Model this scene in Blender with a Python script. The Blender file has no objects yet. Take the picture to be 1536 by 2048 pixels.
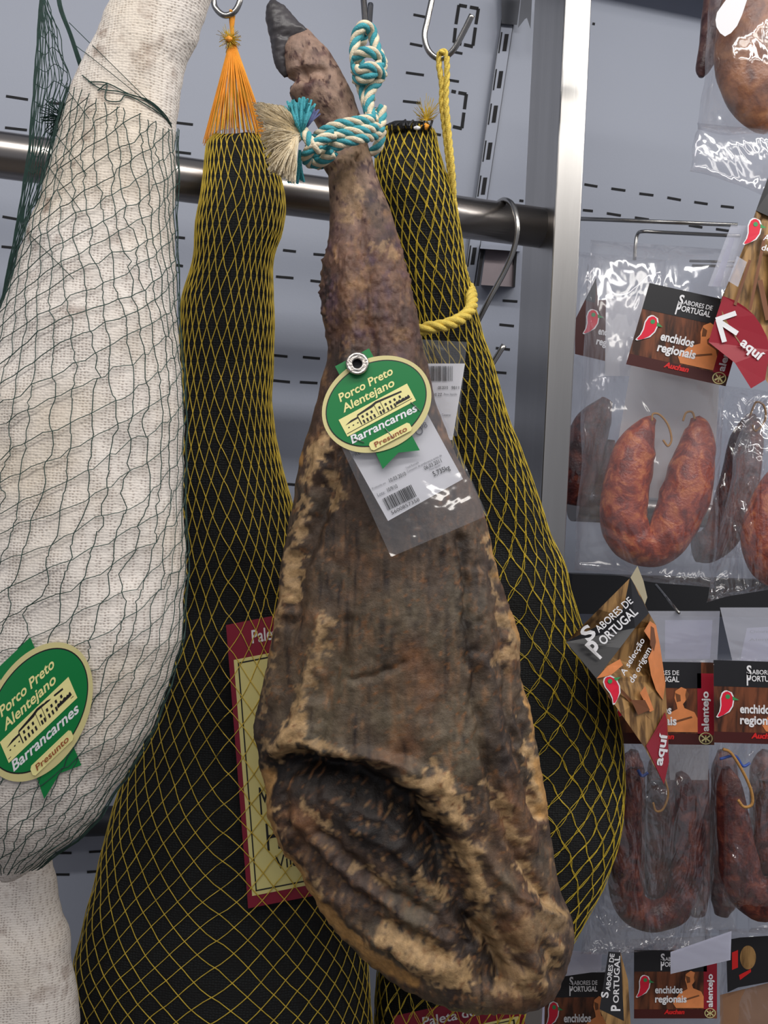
import bpy, bmesh, math, random
import numpy as np
from mathutils import Vector, Matrix
from mathutils.geometry import tessellate_polygon
from mathutils.bvhtree import BVHTree

C = bpy.context.scene.collection
SC = bpy.context.scene
random.seed(7)

# ------------------------------------------------------------------ camera
FPX, CX, CY = 1950.0, 768.0, 1024.0
CAM = Vector((0.0, 0.0, 1.5))
ROLL = math.radians(2.78)
XC = Vector((math.cos(ROLL), 0, math.sin(ROLL)))
YC = Vector((-math.sin(ROLL), 0, math.cos(ROLL)))
FW = Vector((0, 1, 0))
cd = bpy.data.cameras.new('camera')
cd.sensor_fit = 'VERTICAL'; cd.sensor_height = 36.0; cd.sensor_width = 27.0
cd.lens = 36.0 * FPX / 2048.0
cd.clip_start = 0.05
cam = bpy.data.objects.new('camera', cd); C.objects.link(cam)
cam.matrix_world = Matrix(((XC.x, YC.x, 0, CAM.x), (XC.y, YC.y, -1, CAM.y), (XC.z, YC.z, 0, CAM.z), (0, 0, 0, 1)))
SC.camera = cam
SC.view_settings.view_transform = 'Standard'
SC.view_settings.look = 'None'
SC.view_settings.gamma = 1.0
SC.view_settings.use_curve_mapping = False
SC.view_settings.exposure = 0.45
SC.cycles.transparent_max_bounces = 40
SC.cycles.max_bounces = 8

# ------------------------------------------------------------------ world and lamps
w = bpy.data.worlds.new('world'); SC.world = w; w.use_nodes = True
w.node_tree.nodes['Background'].inputs[0].default_value = (0.88, 0.90, 1.0, 1)
w.node_tree.nodes['Background'].inputs[1].default_value = 0.20

def area(name, loc, target, sx, sy, power, col=(1, 0.97, 0.93)):
    l = bpy.data.lights.new(name, 'AREA'); l.shape = 'RECTANGLE'; l.size = sx; l.size_y = sy
    l.energy = power; l.color = col
    o = bpy.data.objects.new(name, l); C.objects.link(o); o.location = loc
    d = Vector(target) - Vector(loc)
    o.rotation_euler = d.to_track_quat('-Z', 'Y').to_euler()
    return o
_u = Vector((math.cos(math.radians(15.4)), math.sin(math.radians(15.4)), 0)); _n = Vector((_u.y, -_u.x, 0))
def strip(along, out, z, length, width, power, col=(1, 0.97, 0.93), down=1.0):
    c = Vector((0.0, 0.93, 0)) + _u * along + _n * out; c.z = z
    area('ceiling_tube_lamp', c, c - _n * out * down - Vector((0, 0, 1)), length, width, power, col)
strip(0.9, 0.80, 2.52, 4.4, 0.07, 20)
strip(0.0, 2.3, 3.05, 3.4, 0.25, 18, (1, 0.95, 0.88), 0.5)

# ------------------------------------------------------------------ geometry helpers
def P(px, py, d):
    return CAM + XC * ((px - CX) / FPX * d) + YC * (-(py - CY) / FPX * d) + FW * d

def proj(v):
    r = v - CAM; d = r.y
    return (CX + r.dot(XC) / d * FPX, CY - r.dot(YC) / d * FPX, d)

YAW = math.radians(15.4)
U = Vector((math.cos(YAW), math.sin(YAW), 0))       # along the rack, to the right
N = Vector((math.sin(YAW), -math.cos(YAW), 0))      # out of the wall, towards the shop
Z = Vector((0, 0, 1))
RAIL_END = P(1077, 455, 1.035)
WALL0 = RAIL_END - N * 0.27

def onwall(px, py, off=0.0):
    r = (P(px, py, 1.0) - CAM)
    p0 = WALL0 + N * off
    t = (p0 - CAM).dot(N) / r.dot(N)
    return CAM + r * t

def srgb(h):
    if isinstance(h, str):
        h = h.lstrip('#'); c = [int(h[i:i+2], 16) / 255 for i in (0, 2, 4)]
    else:
        c = [v / 255 for v in h]
    return tuple((x / 12.92 if x <= 0.04045 else ((x + 0.055) / 1.055) ** 2.4) for x in c) + (1,)

def interp(tab, y):
    if y <= tab[0][0]: return tab[0][1:]
    for a, b in zip(tab, tab[1:]):
        if y <= b[0]:
            f = (y - a[0]) / (b[0] - a[0])
            return tuple(p + (q - p) * f for p, q in zip(a[1:], b[1:]))
    return tab[-1][1:]

# ------------------------------------------------------------------ object helpers
def origin_of(parent):
    o = Vector((0, 0, 0))
    while parent is not None:
        o += parent.location; parent = parent.parent
    return o

def mk(name, verts, faces, m, parent=None, smooth=False, mats=None, fmat=None):
    vs = [Vector(v) for v in verts]
    if parent is None:
        lo = Vector((min(v.x for v in vs), min(v.y for v in vs), min(v.z for v in vs)))
        hi = Vector((max(v.x for v in vs), max(v.y for v in vs), max(v.z for v in vs)))
        org = (lo + hi) / 2; org.z = lo.z
    else:
        org = origin_of(parent)
    me = bpy.data.meshes.new(name)
    me.from_pydata([v - org for v in vs], [], faces)
    me.update()
    o = bpy.data.objects.new(name, me); C.objects.link(o)
    if parent is None: o.location = org
    else: o.parent = parent
    for mm in (mats or [m]): me.materials.append(mm)
    if fmat: me.polygons.foreach_set('material_index', fmat)
    if smooth: me.polygons.foreach_set('use_smooth', [True] * len(me.polygons))
    return o

def thing(name, label, cat, loc, group=None):
    o = bpy.data.objects.new(name, None); C.objects.link(o); o.location = loc
    o.empty_display_size = 0.02
    o['label'] = label; o['category'] = cat
    if group: o['group'] = group
    return o

def tag(o, label, cat, group=None):
    o['label'] = label; o['category'] = cat
    if group: o['group'] = group
    return o

def structure(o):
    o['kind'] = 'structure'; return o

class MB:
    def __init__(s): s.v = []; s.f = []; s.m = []
    def add(s, v, f, mi=0):
        b = len(s.v); s.v += list(v); s.f += [tuple(i + b for i in q) for q in f]; s.m += [mi] * len(f)
    def box(s, o, a, b, c, mi=0):
        v = [o, o + a, o + a + b, o + b, o + c, o + a + c, o + a + b + c, o + b + c]
        s.add(v, [(0, 3, 2, 1), (4, 5, 6, 7), (0, 1, 5, 4), (1, 2, 6, 5), (2, 3, 7, 6), (3, 0, 4, 7)], mi)
    def tube(s, pts, r, n=8, mi=0, caps=True):
        pts = [Vector(p) for p in pts]
        if len(pts) < 2: return
        rs = r if isinstance(r, (list, tuple)) else [r] * len(pts)
        T = []
        for i in range(len(pts)):
            a = pts[max(0, i - 1)]; b = pts[min(len(pts) - 1, i + 1)]
            t = b - a
            T.append(t.normalized() if t.length > 1e-9 else Vector((0, 0, 1)))
        up = Vector((0, -1, 0.13)); nrm = up - T[0] * up.dot(T[0])
        if nrm.length < 1e-3: nrm = Vector((1, 0, 0)) - T[0] * T[0].x
        nrm.normalize()
        vs = []; base = len(s.v)
        for i, p in enumerate(pts):
            nrm = nrm - T[i] * nrm.dot(T[i])
            if nrm.length < 1e-6: nrm = T[i].orthogonal()
            nrm.normalize(); bn = T[i].cross(nrm)
            for k in range(n):
                a = 2 * math.pi * k / n
                vs.append(p + (nrm * math.cos(a) + bn * math.sin(a)) * rs[i])
        f = []
        for i in range(len(pts) - 1):
            for k in range(n):
                k2 = (k + 1) % n
                f.append((i * n + k, i * n + k2, (i + 1) * n + k2, (i + 1) * n + k))
        if caps:
            f.append(tuple(range(n - 1, -1, -1))); e = (len(pts) - 1) * n
            f.append(tuple(e + k for k in range(n)))
        s.add(vs, f, mi)
    def build(s, name, m, parent=None, smooth=False):
        if isinstance(m, (list, tuple)):
            return mk(name, s.v, s.f, None, parent, smooth, mats=list(m), fmat=s.m)
        return mk(name, s.v, s.f, m, parent, smooth)

def smooth_path(pts, n=8):
    """Catmull-Rom through points of any dimension"""
    a = [np.array(p, float) for p in pts]
    a = [2 * a[0] - a[1]] + a + [2 * a[-1] - a[-2]]
    out = []
    for i in range(1, len(a) - 2):
        p0, p1, p2, p3 = a[i-1:i+3]
        for k in range(n):
            t = k / n
            out.append(0.5 * ((2*p1) + (-p0+p2)*t + (2*p0-5*p1+4*p2-p3)*t*t + (-p0+3*p1-3*p2+p3)*t**3))
    out.append(a[-2])
    return out

def pixpath(pts, n=8):
    return [P(*q[:3]) for q in smooth_path(pts, n)]

# noise -------------------------------------------------------------
RNG = np.random.RandomState(11)
TAB = RNG.rand(256, 256)
def vnoise(x, y, seed=0):
    x = x + seed * 17.31; y = y + seed * 9.77
    xi = np.floor(x).astype(int); yi = np.floor(y).astype(int)
    fx = x - xi; fy = y - yi
    fx = fx*fx*(3-2*fx); fy = fy*fy*(3-2*fy)
    g = lambda i, j: TAB[i % 256, j % 256]
    return (g(xi, yi)*(1-fx)+g(xi+1, yi)*fx)*(1-fy) + (g(xi, yi+1)*(1-fx)+g(xi+1, yi+1)*fx)*fy
def fbm(x, y, seed=0, o=4):
    r = 0; a = 0.5; t = 0
    for k in range(o):
        r = r + a * vnoise(x * 2**k, y * 2**k, seed + k * 3); t += a; a *= 0.5
    return r / t

# ------------------------------------------------------------------ materials
def newmat(name):
    m = bpy.data.materials.new(name); m.use_nodes = True
    nt = m.node_tree; b = nt.nodes['Principled BSDF']
    return m, nt, b

def mat(name, col, rough=0.6, metal=0.0, var=0.0, vscale=30, bump=0.0, bscale=200, spec=0.5, stretch=None, sheen=0.0):
    m, nt, b = newmat(name); L = nt.links
    c = srgb(col) if not (isinstance(col, tuple) and len(col) == 4) else col
    b.inputs['Base Color'].default_value = c
    b.inputs['Roughness'].default_value = rough
    b.inputs['Metallic'].default_value = metal
    b.inputs['Specular IOR Level'].default_value = spec
    if var or bump:
        tc = nt.nodes.new('ShaderNodeTexCoord'); mp = nt.nodes.new('ShaderNodeMapping')
        L.new(tc.outputs['Object'], mp.inputs[0])
        if stretch: mp.inputs['Scale'].default_value = stretch
    if var:
        n = nt.nodes.new('ShaderNodeTexNoise'); n.inputs['Scale'].default_value = vscale; n.inputs['Detail'].default_value = 5
        L.new(mp.outputs[0], n.inputs[0])
        r = nt.nodes.new('ShaderNodeValToRGB')
        r.color_ramp.elements[0].position = 0.3; r.color_ramp.elements[1].position = 0.7
        r.color_ramp.elements[0].color = tuple(x * (1 - var) for x in c[:3]) + (1,)
        r.color_ramp.elements[1].color = tuple(min(1, x * (1 + var)) for x in c[:3]) + (1,)
        L.new(n.outputs[0], r.inputs[0]); L.new(r.outputs[0], b.inputs['Base Color'])
    if bump:
        n2 = nt.nodes.new('ShaderNodeTexNoise'); n2.inputs['Scale'].default_value = bscale; n2.inputs['Detail'].default_value = 4
        L.new(mp.outputs[0], n2.inputs[0])
        bp = nt.nodes.new('ShaderNodeBump'); bp.inputs['Strength'].default_value = bump; bp.inputs['Distance'].default_value = 0.002
        L.new(n2.outputs[0], bp.inputs['Height']); L.new(bp.outputs[0], b.inputs['Normal'])
    return m

M = {}
M['wall'] = mat('painted_wall', (146, 152, 167), 0.5, var=0.03, vscale=3, bump=0.05, bscale=300)
M['slot'] = mat('slot_dark', (12, 13, 18), 0.8)
M['steel'] = mat('brushed_steel', (178, 176, 174), 0.30, 1.0, var=0.12, vscale=25, stretch=(1, 1, 0.05), bump=0.05, bscale=500)
M['rail'] = mat('rail_steel', (160, 154, 150), 0.27, 1.0, var=0.1, vscale=20, stretch=(0.1, 0.1, 1))
M['wire'] = mat('hook_wire', (165, 163, 160), 0.25, 1.0)
M['darkmetal'] = mat('dark_metal', (60, 62, 68), 0.45, 0.7, var=0.1)
M['black'] = mat('black_plastic', (22, 23, 27), 0.5)
M['floor'] = mat('shop_floor', (120, 112, 104), 0.5, var=0.1, vscale=4)
M['twine_yellow'] = mat('yellow_twine', (214, 184, 66), 0.6, var=0.25, vscale=150)
M['twine_olive'] = mat('olive_twine', (196, 170, 50), 0.6, var=0.35, vscale=120)
M['twine_green'] = mat('green_twine', (34, 62, 56), 0.6, var=0.2, vscale=200)
M['twine_orange'] = mat('orange_twine', (242, 160, 50), 0.5, var=0.15, vscale=90)
M['rope_yellow'] = mat('yellow_rope', (224, 196, 88), 0.75, var=0.15, vscale=200, bump=0.5, bscale=900)
M['rope_blue'] = mat('turquoise_rope', (66, 158, 170), 0.75, var=0.15, vscale=200, bump=0.5, bscale=900)
M['rope_cream'] = mat('cream_rope', (230, 216, 188), 0.8, var=0.15, vscale=200, bump=0.5, bscale=900)
M['fibre_violet'] = mat('violet_fibre', (84, 92, 132), 0.8)
M['paper'] = mat('white_paper', (226, 226, 230), 0.6)
M['lilac'] = mat('lilac_paper', (186, 186, 212), 0.5)
M['green'] = mat('badge_green', (12, 122, 62), 0.35)
M['cream'] = mat('badge_cream', (240, 232, 160), 0.4)
M['rimcream'] = mat('badge_rim', (214, 204, 146), 0.32)
M['ink'] = mat('black_ink', (24, 24, 28), 0.5)
M['greyink'] = mat('grey_ink', (108, 108, 116), 0.5)
M['whiteink'] = mat('white_ink', (236, 236, 240), 0.45)
M['brownink'] = mat('brown_ink', (150, 76, 44), 0.5)
M['crimson'] = mat('crimson_card', (140, 26, 52), 0.4)
M['cardyellow'] = mat('pale_yellow_card', (236, 226, 150), 0.4)
M['tipred'] = mat('red_card', (150, 28, 46), 0.4, var=0.05)
M['birdred'] = mat('bird_red', (222, 30, 60), 0.4)
M['birdgreen'] = mat('bird_green', (60, 150, 90), 0.4)
M['logored'] = mat('logo_red', (214, 34, 34), 0.45)
M['labelblack'] = mat('label_black', (32, 32, 36), 0.4)
M['labeldark'] = mat('label_maroon', (70, 24, 22), 0.4)
M['skinorange'] = mat('print_orange', (226, 140, 84), 0.45, var=0.12, vscale=70)
M['printbrown'] = mat('print_brown', (120, 74, 44), 0.45)
M['beige'] = mat('card_back', (190, 180, 150), 0.6)
M['rivet'] = mat('rivet_metal', (196, 190, 184), 0.3, 1.0, var=0.15, vscale=400, bump=0.3, bscale=500)
M['string'] = mat('sausage_string', (176, 130, 72), 0.8, bump=0.4, bscale=900)
M['bluetie'] = mat('blue_tie', (60, 90, 170), 0.5)

def wood_print(name, a, b_, scale=(30, 30, 6)):
    m, nt, b = newmat(name); L = nt.links
    tc = nt.nodes.new('ShaderNodeTexCoord'); mp = nt.nodes.new('ShaderNodeMapping'); mp.inputs['Scale'].default_value = scale
    mp.inputs['Rotation'].default_value = (0, 0.35, 0)
    n = nt.nodes.new('ShaderNodeTexNoise'); n.inputs['Scale'].default_value = 4; n.inputs['Detail'].default_value = 6; n.inputs['Distortion'].default_value = 0.6
    r = nt.nodes.new('ShaderNodeValToRGB')
    r.color_ramp.elements[0].position = 0.38; r.color_ramp.elements[1].position = 0.62
    r.color_ramp.elements[0].color = srgb(a); r.color_ramp.elements[1].color = srgb(b_)
    L.new(tc.outputs['Object'], mp.inputs[0]); L.new(mp.outputs[0], n.inputs[0]); L.new(n.outputs[0], r.inputs[0]); L.new(r.outputs[0], b.inputs['Base Color'])
    b.inputs['Roughness'].default_value = 0.4
    return m
M['woodprint'] = wood_print('wood_print', (56, 32, 22), (124, 70, 44))
M['woodtan'] = wood_print('wood_print_tan', (92, 66, 36), (176, 136, 84))

def film(name, haze=0.05, gloss=0.05, bump=0.7, scale=(11, 11, 5), tint=(0.85, 0.87, 0.92)):
    m = bpy.data.materials.new(name); m.use_nodes = True; nt = m.node_tree; L = nt.links
    nt.nodes.clear()
    out = nt.nodes.new('ShaderNodeOutputMaterial')
    tr = nt.nodes.new('ShaderNodeBsdfTransparent'); gl = nt.nodes.new('ShaderNodeBsdfGlossy'); df = nt.nodes.new('ShaderNodeBsdfDiffuse')
    tr.inputs[0].default_value = (0.97, 0.97, 0.98, 1)
    gl.inputs['Roughness'].default_value = 0.10; gl.inputs[0].default_value = (1, 1, 1, 1)
    df.inputs[0].default_value = tint + (1,)
    tc = nt.nodes.new('ShaderNodeTexCoord'); mp = nt.nodes.new('ShaderNodeMapping'); mp.inputs['Scale'].default_value = scale
    mp.inputs['Rotation'].default_value = (0, 0.4, 0)
    n = nt.nodes.new('ShaderNodeTexNoise'); n.inputs['Scale'].default_value = 1; n.inputs['Detail'].default_value = 3; n.inputs['Distortion'].default_value = 1.6
    bp = nt.nodes.new('ShaderNodeBump'); bp.inputs['Strength'].default_value = bump; bp.inputs['Distance'].default_value = 0.02
    L.new(tc.outputs['Object'], mp.inputs[0]); L.new(mp.outputs[0], n.inputs[0]); L.new(n.outputs[0], bp.inputs['Height'])
    L.new(bp.outputs[0], gl.inputs['Normal']); L.new(bp.outputs[0], df.inputs['Normal'])
    lw = nt.nodes.new('ShaderNodeLayerWeight'); lw.inputs[0].default_value = 0.35; L.new(bp.outputs[0], lw.inputs['Normal'])
    ma = nt.nodes.new('ShaderNodeMath'); ma.operation = 'MULTIPLY_ADD'; ma.inputs[1].default_value = 0.22; ma.inputs[2].default_value = gloss; ma.use_clamp = True
    L.new(lw.outputs['Facing'], ma.inputs[0])
    m1 = nt.nodes.new('ShaderNodeMixShader'); m1.inputs[0].default_value = haze
    m2 = nt.nodes.new('ShaderNodeMixShader')
    L.new(tr.outputs[0], m1.inputs[1]); L.new(df.outputs[0], m1.inputs[2])
    L.new(ma.outputs[0], m2.inputs[0]); L.new(m1.outputs[0], m2.inputs[1]); L.new(gl.outputs[0], m2.inputs[2])
    L.new(m2.outputs[0], out.inputs[0])
    return m
M['film'] = film('clear_film')
M['filmcrinkle'] = film('crinkled_film', 0.04, 0.075, 1.3, (22, 22, 7))
M['filmstiff'] = film('clear_stiff_sleeve', 0.03, 0.045, 0.3, (9, 9, 9))
M['filmhazy'] = film('hazy_film', 0.30, 0.06, 0.12, (5, 5, 14), (0.72, 0.74, 0.84))

def knit_mat(name, col, dark, cell, bump, stain=0.0, rough=0.85):
    m, nt, b = newmat(name); L = nt.links
    tc = nt.nodes.new('ShaderNodeTexCoord'); mp = nt.nodes.new('ShaderNodeMapping'); mp.inputs['Scale'].default_value = (1, 0.6, 1.25)
    L.new(tc.outputs['Object'], mp.inputs[0])
    v = nt.nodes.new('ShaderNodeTexVoronoi'); v.inputs['Scale'].default_value = cell; v.inputs['Randomness'].default_value = 0.35
    L.new(mp.outputs[0], v.inputs['Vector'])
    r = nt.nodes.new('ShaderNodeValToRGB')
    r.color_ramp.elements[0].position = 0.12; r.color_ramp.elements[1].position = 0.42
    r.color_ramp.elements[0].color = srgb(dark); r.color_ramp.elements[1].color = srgb(col)
    L.new(v.outputs['Distance'], r.inputs[0])
    last = r.outputs[0]
    if stain:
        for sc, sd, cc, lo, hi in ((9, 1.0, (208, 190, 160), .5, .68), (55, 4.0, (118, 88, 70), .55, .70)):
            n = nt.nodes.new('ShaderNodeTexNoise'); n.inputs['Scale'].default_value = sc; n.inputs['Detail'].default_value = 6
            mp2 = nt.nodes.new('ShaderNodeMapping'); mp2.inputs['Location'].default_value = (sd, sd, sd)
            L.new(tc.outputs['Object'], mp2.inputs[0]); L.new(mp2.outputs[0], n.inputs[0])
            rr = nt.nodes.new('ShaderNodeMapRange'); rr.inputs[1].default_value = lo; rr.inputs[2].default_value = hi; rr.inputs[4].default_value = stain if sc > 50 else stain * .5
            L.new(n.outputs[0], rr.inputs[0])
            mx = nt.nodes.new('ShaderNodeMix'); mx.data_type = 'RGBA'; mx.inputs[7].default_value = srgb(cc)
            if sc > 50:
                at = nt.nodes.new('ShaderNodeAttribute'); at.attribute_name = 'stain'
                mu = nt.nodes.new('ShaderNodeMath'); mu.operation = 'MULTIPLY'
                L.new(rr.outputs[0], mu.inputs[0]); L.new(at.outputs['Fac'], mu.inputs[1]); L.new(mu.outputs[0], mx.inputs[0])
            else:
                L.new(rr.outputs[0], mx.inputs[0])
            L.new(last, mx.inputs[6]); last = mx.outputs[2]
    L.new(last, b.inputs['Base Color'])
    bp = nt.nodes.new('ShaderNodeBump'); bp.inputs['Strength'].default_value = bump; bp.inputs['Distance'].default_value = 0.0015
    L.new(v.outputs['Distance'], bp.inputs['Height']); L.new(bp.outputs[0], b.inputs['Normal'])
    b.inputs['Roughness'].default_value = rough
    return m
M['whitecloth'] = knit_mat('white_knit', (232, 224, 216), (176, 164, 156), 420, 0.45, 0.85)
M['blackcloth'] = knit_mat('black_knit', (9, 10, 11), (26, 32, 34), 380, 0.7)

def meat_mat(name, c1, c2, c3, scale, rough=0.35, coat=0.0, bump=0.5):
    m, nt, b = newmat(name); L = nt.links
    tc = nt.nodes.new('ShaderNodeTexCoord')
    n = nt.nodes.new('ShaderNodeTexNoise'); n.inputs['Scale'].default_value = scale; n.inputs['Detail'].default_value = 4; n.inputs['Distortion'].default_value = 0.8
    L.new(tc.outputs['Object'], n.inputs[0])
    r = nt.nodes.new('ShaderNodeValToRGB'); e = r.color_ramp.elements
    e[0].position = 0.36; e[0].color = srgb(c1); e[1].position = 0.66; e[1].color = srgb(c3)
    x = e.new(0.52); x.color = srgb(c2)
    L.new(n.outputs[0], r.inputs[0]); L.new(r.outputs[0], b.inputs['Base Color'])
    n2 = nt.nodes.new('ShaderNodeTexNoise'); n2.inputs['Scale'].default_value = scale * 5; n2.inputs['Detail'].default_value = 5
    L.new(tc.outputs['Object'], n2.inputs[0])
    bp = nt.nodes.new('ShaderNodeBump'); bp.inputs['Strength'].default_value = bump; bp.inputs['Distance'].default_value = 0.002
    L.new(n2.outputs[0], bp.inputs['Height']); L.new(bp.outputs[0], b.inputs['Normal'])
    b.inputs['Roughness'].default_value = rough
    return m
M['chourico'] = meat_mat('red_sausage', (112, 38, 30), (158, 66, 42), (196, 112, 66), 75)
M['chouricodark'] = meat_mat('dark_sausage', (58, 24, 26), (92, 40, 36), (128, 66, 50), 75)
M['painho'] = meat_mat('brown_meat', (96, 48, 24), (142, 84, 44), (172, 112, 66), 40)
M['sausageviolet'] = meat_mat('violet_sausage', (72, 48, 50), (104, 76, 76), (130, 100, 92), 60)

def ham_mat():
    m, nt, b = newmat('cured_ham'); L = nt.links
    at = nt.nodes.new('ShaderNodeAttribute'); at.attribute_name = 'albedo'
    tc = nt.nodes.new('ShaderNodeTexCoord')
    n = nt.nodes.new('ShaderNodeTexNoise'); n.inputs['Scale'].default_value = 130; n.inputs['Detail'].default_value = 6; n.inputs['Roughness'].default_value = 0.65
    L.new(tc.outputs['Object'], n.inputs[0])
    r = nt.nodes.new('ShaderNodeMapRange'); r.inputs[1].default_value = 0.3; r.inputs[2].default_value = 0.7; r.inputs[3].default_value = 0.62; r.inputs[4].default_value = 1.35
    L.new(n.outputs[0], r.inputs[0])
    vm = nt.nodes.new('ShaderNodeVectorMath'); vm.operation = 'SCALE'
    L.new(at.outputs['Color'], vm.inputs[0]); L.new(r.outputs[0], vm.inputs['Scale'])
    L.new(vm.outputs[0], b.inputs['Base Color'])
    n2 = nt.nodes.new('ShaderNodeTexNoise'); n2.inputs['Scale'].default_value = 220; n2.inputs['Detail'].default_value = 8; n2.inputs['Roughness'].default_value = 0.7
    L.new(tc.outputs['Object'], n2.inputs[0])
    bp = nt.nodes.new('ShaderNodeBump'); bp.inputs['Strength'].default_value = 0.55; bp.inputs['Distance'].default_value = 0.002
    L.new(n2.outputs[0], bp.inputs['Height']); L.new(bp.outputs[0], b.inputs['Normal'])
    b.inputs['Roughness'].default_value = 0.48; b.inputs['Specular IOR Level'].default_value = 0.4
    return m
M['ham'] = ham_mat()
M['hoof'] = mat('hoof_horn', (66, 63, 66), 0.42, var=0.3, vscale=60, bump=0.35, bscale=160, stretch=(1, 1, 0.4))

# ------------------------------------------------------------------ decal helpers: everything printed is laid on a surface map S(px, py, off)
def flatmap(d0, gx=0.0, gy=0.0, x0=0.0, y0=0.0):
    return lambda x, y, off=0.0: P(x, y, d0 + gx * (x - x0) + gy * (y - y0) - off)

def smoothmap(bvh, x0, x1, y0, y1):
    """a sticker lies on the cloth as a smooth sheet: quadratic through the ray hits, pushed out to clear them"""
    A_ = []; b_ = []
    for i in range(13):
        for j in range(13):
            x = x0 + (x1 - x0) * i / 12; y = y0 + (y1 - y0) * j / 12
            h = bvh.ray_cast(CAM, (P(x, y, 1.0) - CAM).normalized())
            if h[0] is None: continue
            u = (x - x0) / 100; v = (y - y0) / 100
            A_.append([1, u, v, u*u, u*v, v*v]); b_.append(h[0].y)
    A_ = np.array(A_); b_ = np.array(b_); c = np.linalg.lstsq(A_, b_, rcond=None)[0]
    sh = float(np.max(A_ @ c - b_)) * .9
    def S(x, y, off=0.0):
        u = (x - x0) / 100; v = (y - y0) / 100
        return P(x, y, float(np.dot([1, u, v, u*u, u*v, v*v], c)) - sh - off)
    return S

def bvhmap(bvh, fallback):
    def S(x, y, off=0.0):
        r = (P(x, y, 1.0) - CAM).normalized()
        h = bvh.ray_cast(CAM, r)
        if h[0] is None: return P(x, y, fallback - off)
        return h[0] - r * off
    return S

def affine(o, ux, uy):
    return lambda a, b: (o[0] + ux[0] * a + uy[0] * b, o[1] + ux[1] * a + uy[1] * b)
IDENT = lambda a, b: (a, b)

def polys2d(name, polys, m, S, parent, A=IDENT, off=0.0, thick=0.0):
    """flat outlines (in local units) triangulated and laid on the surface; thick gives a real back"""
    mb = MB()
    for pl in polys:
        tri = tessellate_polygon([[Vector((x, y, 0)) for x, y in pl]])
        q = [A(x, y) for x, y in pl]
        front = [S(x, y, off + thick) for x, y in q]
        if thick > 0:
            back = [S(x, y, off) for x, y in q]; k = len(pl)
            mb.add(front + back, [tuple(t) for t in tri] + [tuple(i + k for i in t[::-1]) for t in tri] +
                   [(i, (i + 1) % k, (i + 1) % k + k, i + k) for i in range(k)])
        else:
            mb.add(front, [tuple(t) for t in tri])
    return mb.build(name, m, parent)

def grid2d(name, quad, m, S, parent, A=IDENT, off=0.0, thick=0.0004, nu=12, nv=12):
    """a rectangular sheet as a grid so it can follow a curved surface"""
    (x0, y0), (x1, y1), (x2, y2), (x3, y3) = quad      # TL TR BR BL
    fr = []; bk = []
    for j in range(nv + 1):
        for i in range(nu + 1):
            u = i / nu; v = j / nv
            x = (x0*(1-u)+x1*u)*(1-v) + (x3*(1-u)+x2*u)*v; y = (y0*(1-u)+y1*u)*(1-v) + (y3*(1-u)+y2*u)*v
            q = A(x, y); fr.append(S(q[0], q[1], off + thick)); bk.append(S(q[0], q[1], off))
    k = len(fr); F = []
    W = nu + 1
    for j in range(nv):
        for i in range(nu):
            a = j * W + i; F.append((a, a + 1, a + 1 + W, a + W)); F.append((a + k, a + W + k, a + 1 + W + k, a + 1 + k))
    ring = [i for i in range(W)] + [j * W + nu for j in range(1, nv + 1)] + [nv * W + i for i in range(nu - 1, -1, -1)] + [j * W for j in range(nv - 1, 0, -1)]
    for a, b in zip(ring, ring[1:] + ring[:1]): F.append((a, a + k, b + k, b))
    return mk(name, fr + bk, F, m, parent)

def disc2d(name, cx, cy, a, b, m, S, parent, A=IDENT, off=0.0, thick=0.0, rings=14, n=72, inner=0.0):
    vs = []; F = []
    for r in range(rings + 1):
        f = inner + (1 - inner) * r / rings
        for k in range(n):
            t = 2 * math.pi * k / n
            q = A(cx + a * f * math.cos(t), cy + b * f * math.sin(t)); vs.append(S(q[0], q[1], off + thick))
    for r in range(rings):
        for k in range(n):
            k2 = (k + 1) % n; F.append((r*n+k, r*n+k2, (r+1)*n+k2, (r+1)*n+k))
    if thick > 0:
        base = len(vs)
        for k in range(n):
            t = 2 * math.pi * k / n
            q = A(cx + a * math.cos(t), cy + b * math.sin(t)); vs.append(S(q[0], q[1], off))
        for k in range(n):
            k2 = (k + 1) % n; F.append((rings*n+k, rings*n+k2, base+k2, base+k))
        F.append(tuple(base + k for k in range(n)))
    return mk(name, vs, F, m, parent)

TXT = {}
def text_mesh(s, bold):
    if (s, bold) in TXT: return TXT[(s, bold)]
    cu = bpy.data.curves.new('t', 'FONT'); cu.body = s; cu.size = 1.0; cu.offset = bold; cu.resolution_u = 3
    o = bpy.data.objects.new('t', cu); C.objects.link(o)
    dg = bpy.context.evaluated_depsgraph_get(); dg.update()
    me = bpy.data.meshes.new_from_object(o.evaluated_get(dg))
    v = [(p.co.x, p.co.y) for p in me.vertices]; f = [tuple(p.vertices) for p in me.polygons]
    bpy.data.objects.remove(o); bpy.data.curves.remove(cu); bpy.data.meshes.remove(me)
    TXT[(s, bold)] = (v, f); return v, f

def text_into(mb, s, p0, p1, h, S, A=IDENT, off=0.0, bold=0.015, slant=0.0, up=None):
    """baseline from p0 to p1 (text is stretched to fit), capital height h, all in local units, y down"""
    v, f = text_mesh(s, bold)
    x0 = min(a for a, b in v); x1 = max(a for a, b in v)
    dx, dy = p1[0] - p0[0], p1[1] - p0[1]; L = math.hypot(dx, dy); ux = (dx / L, dy / L)
    uy = up or (ux[1], -ux[0])
    out = []
    for a, b in v:
        hh = b / 0.70 * h
        t = (a - x0) / (x1 - x0) * L + hh * slant
        q = A(p0[0] + ux[0] * t + uy[0] * hh, p0[1] + ux[1] * t + uy[1] * hh)
        out.append(S(q[0], q[1], off))
    mb.add(out, f)

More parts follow.
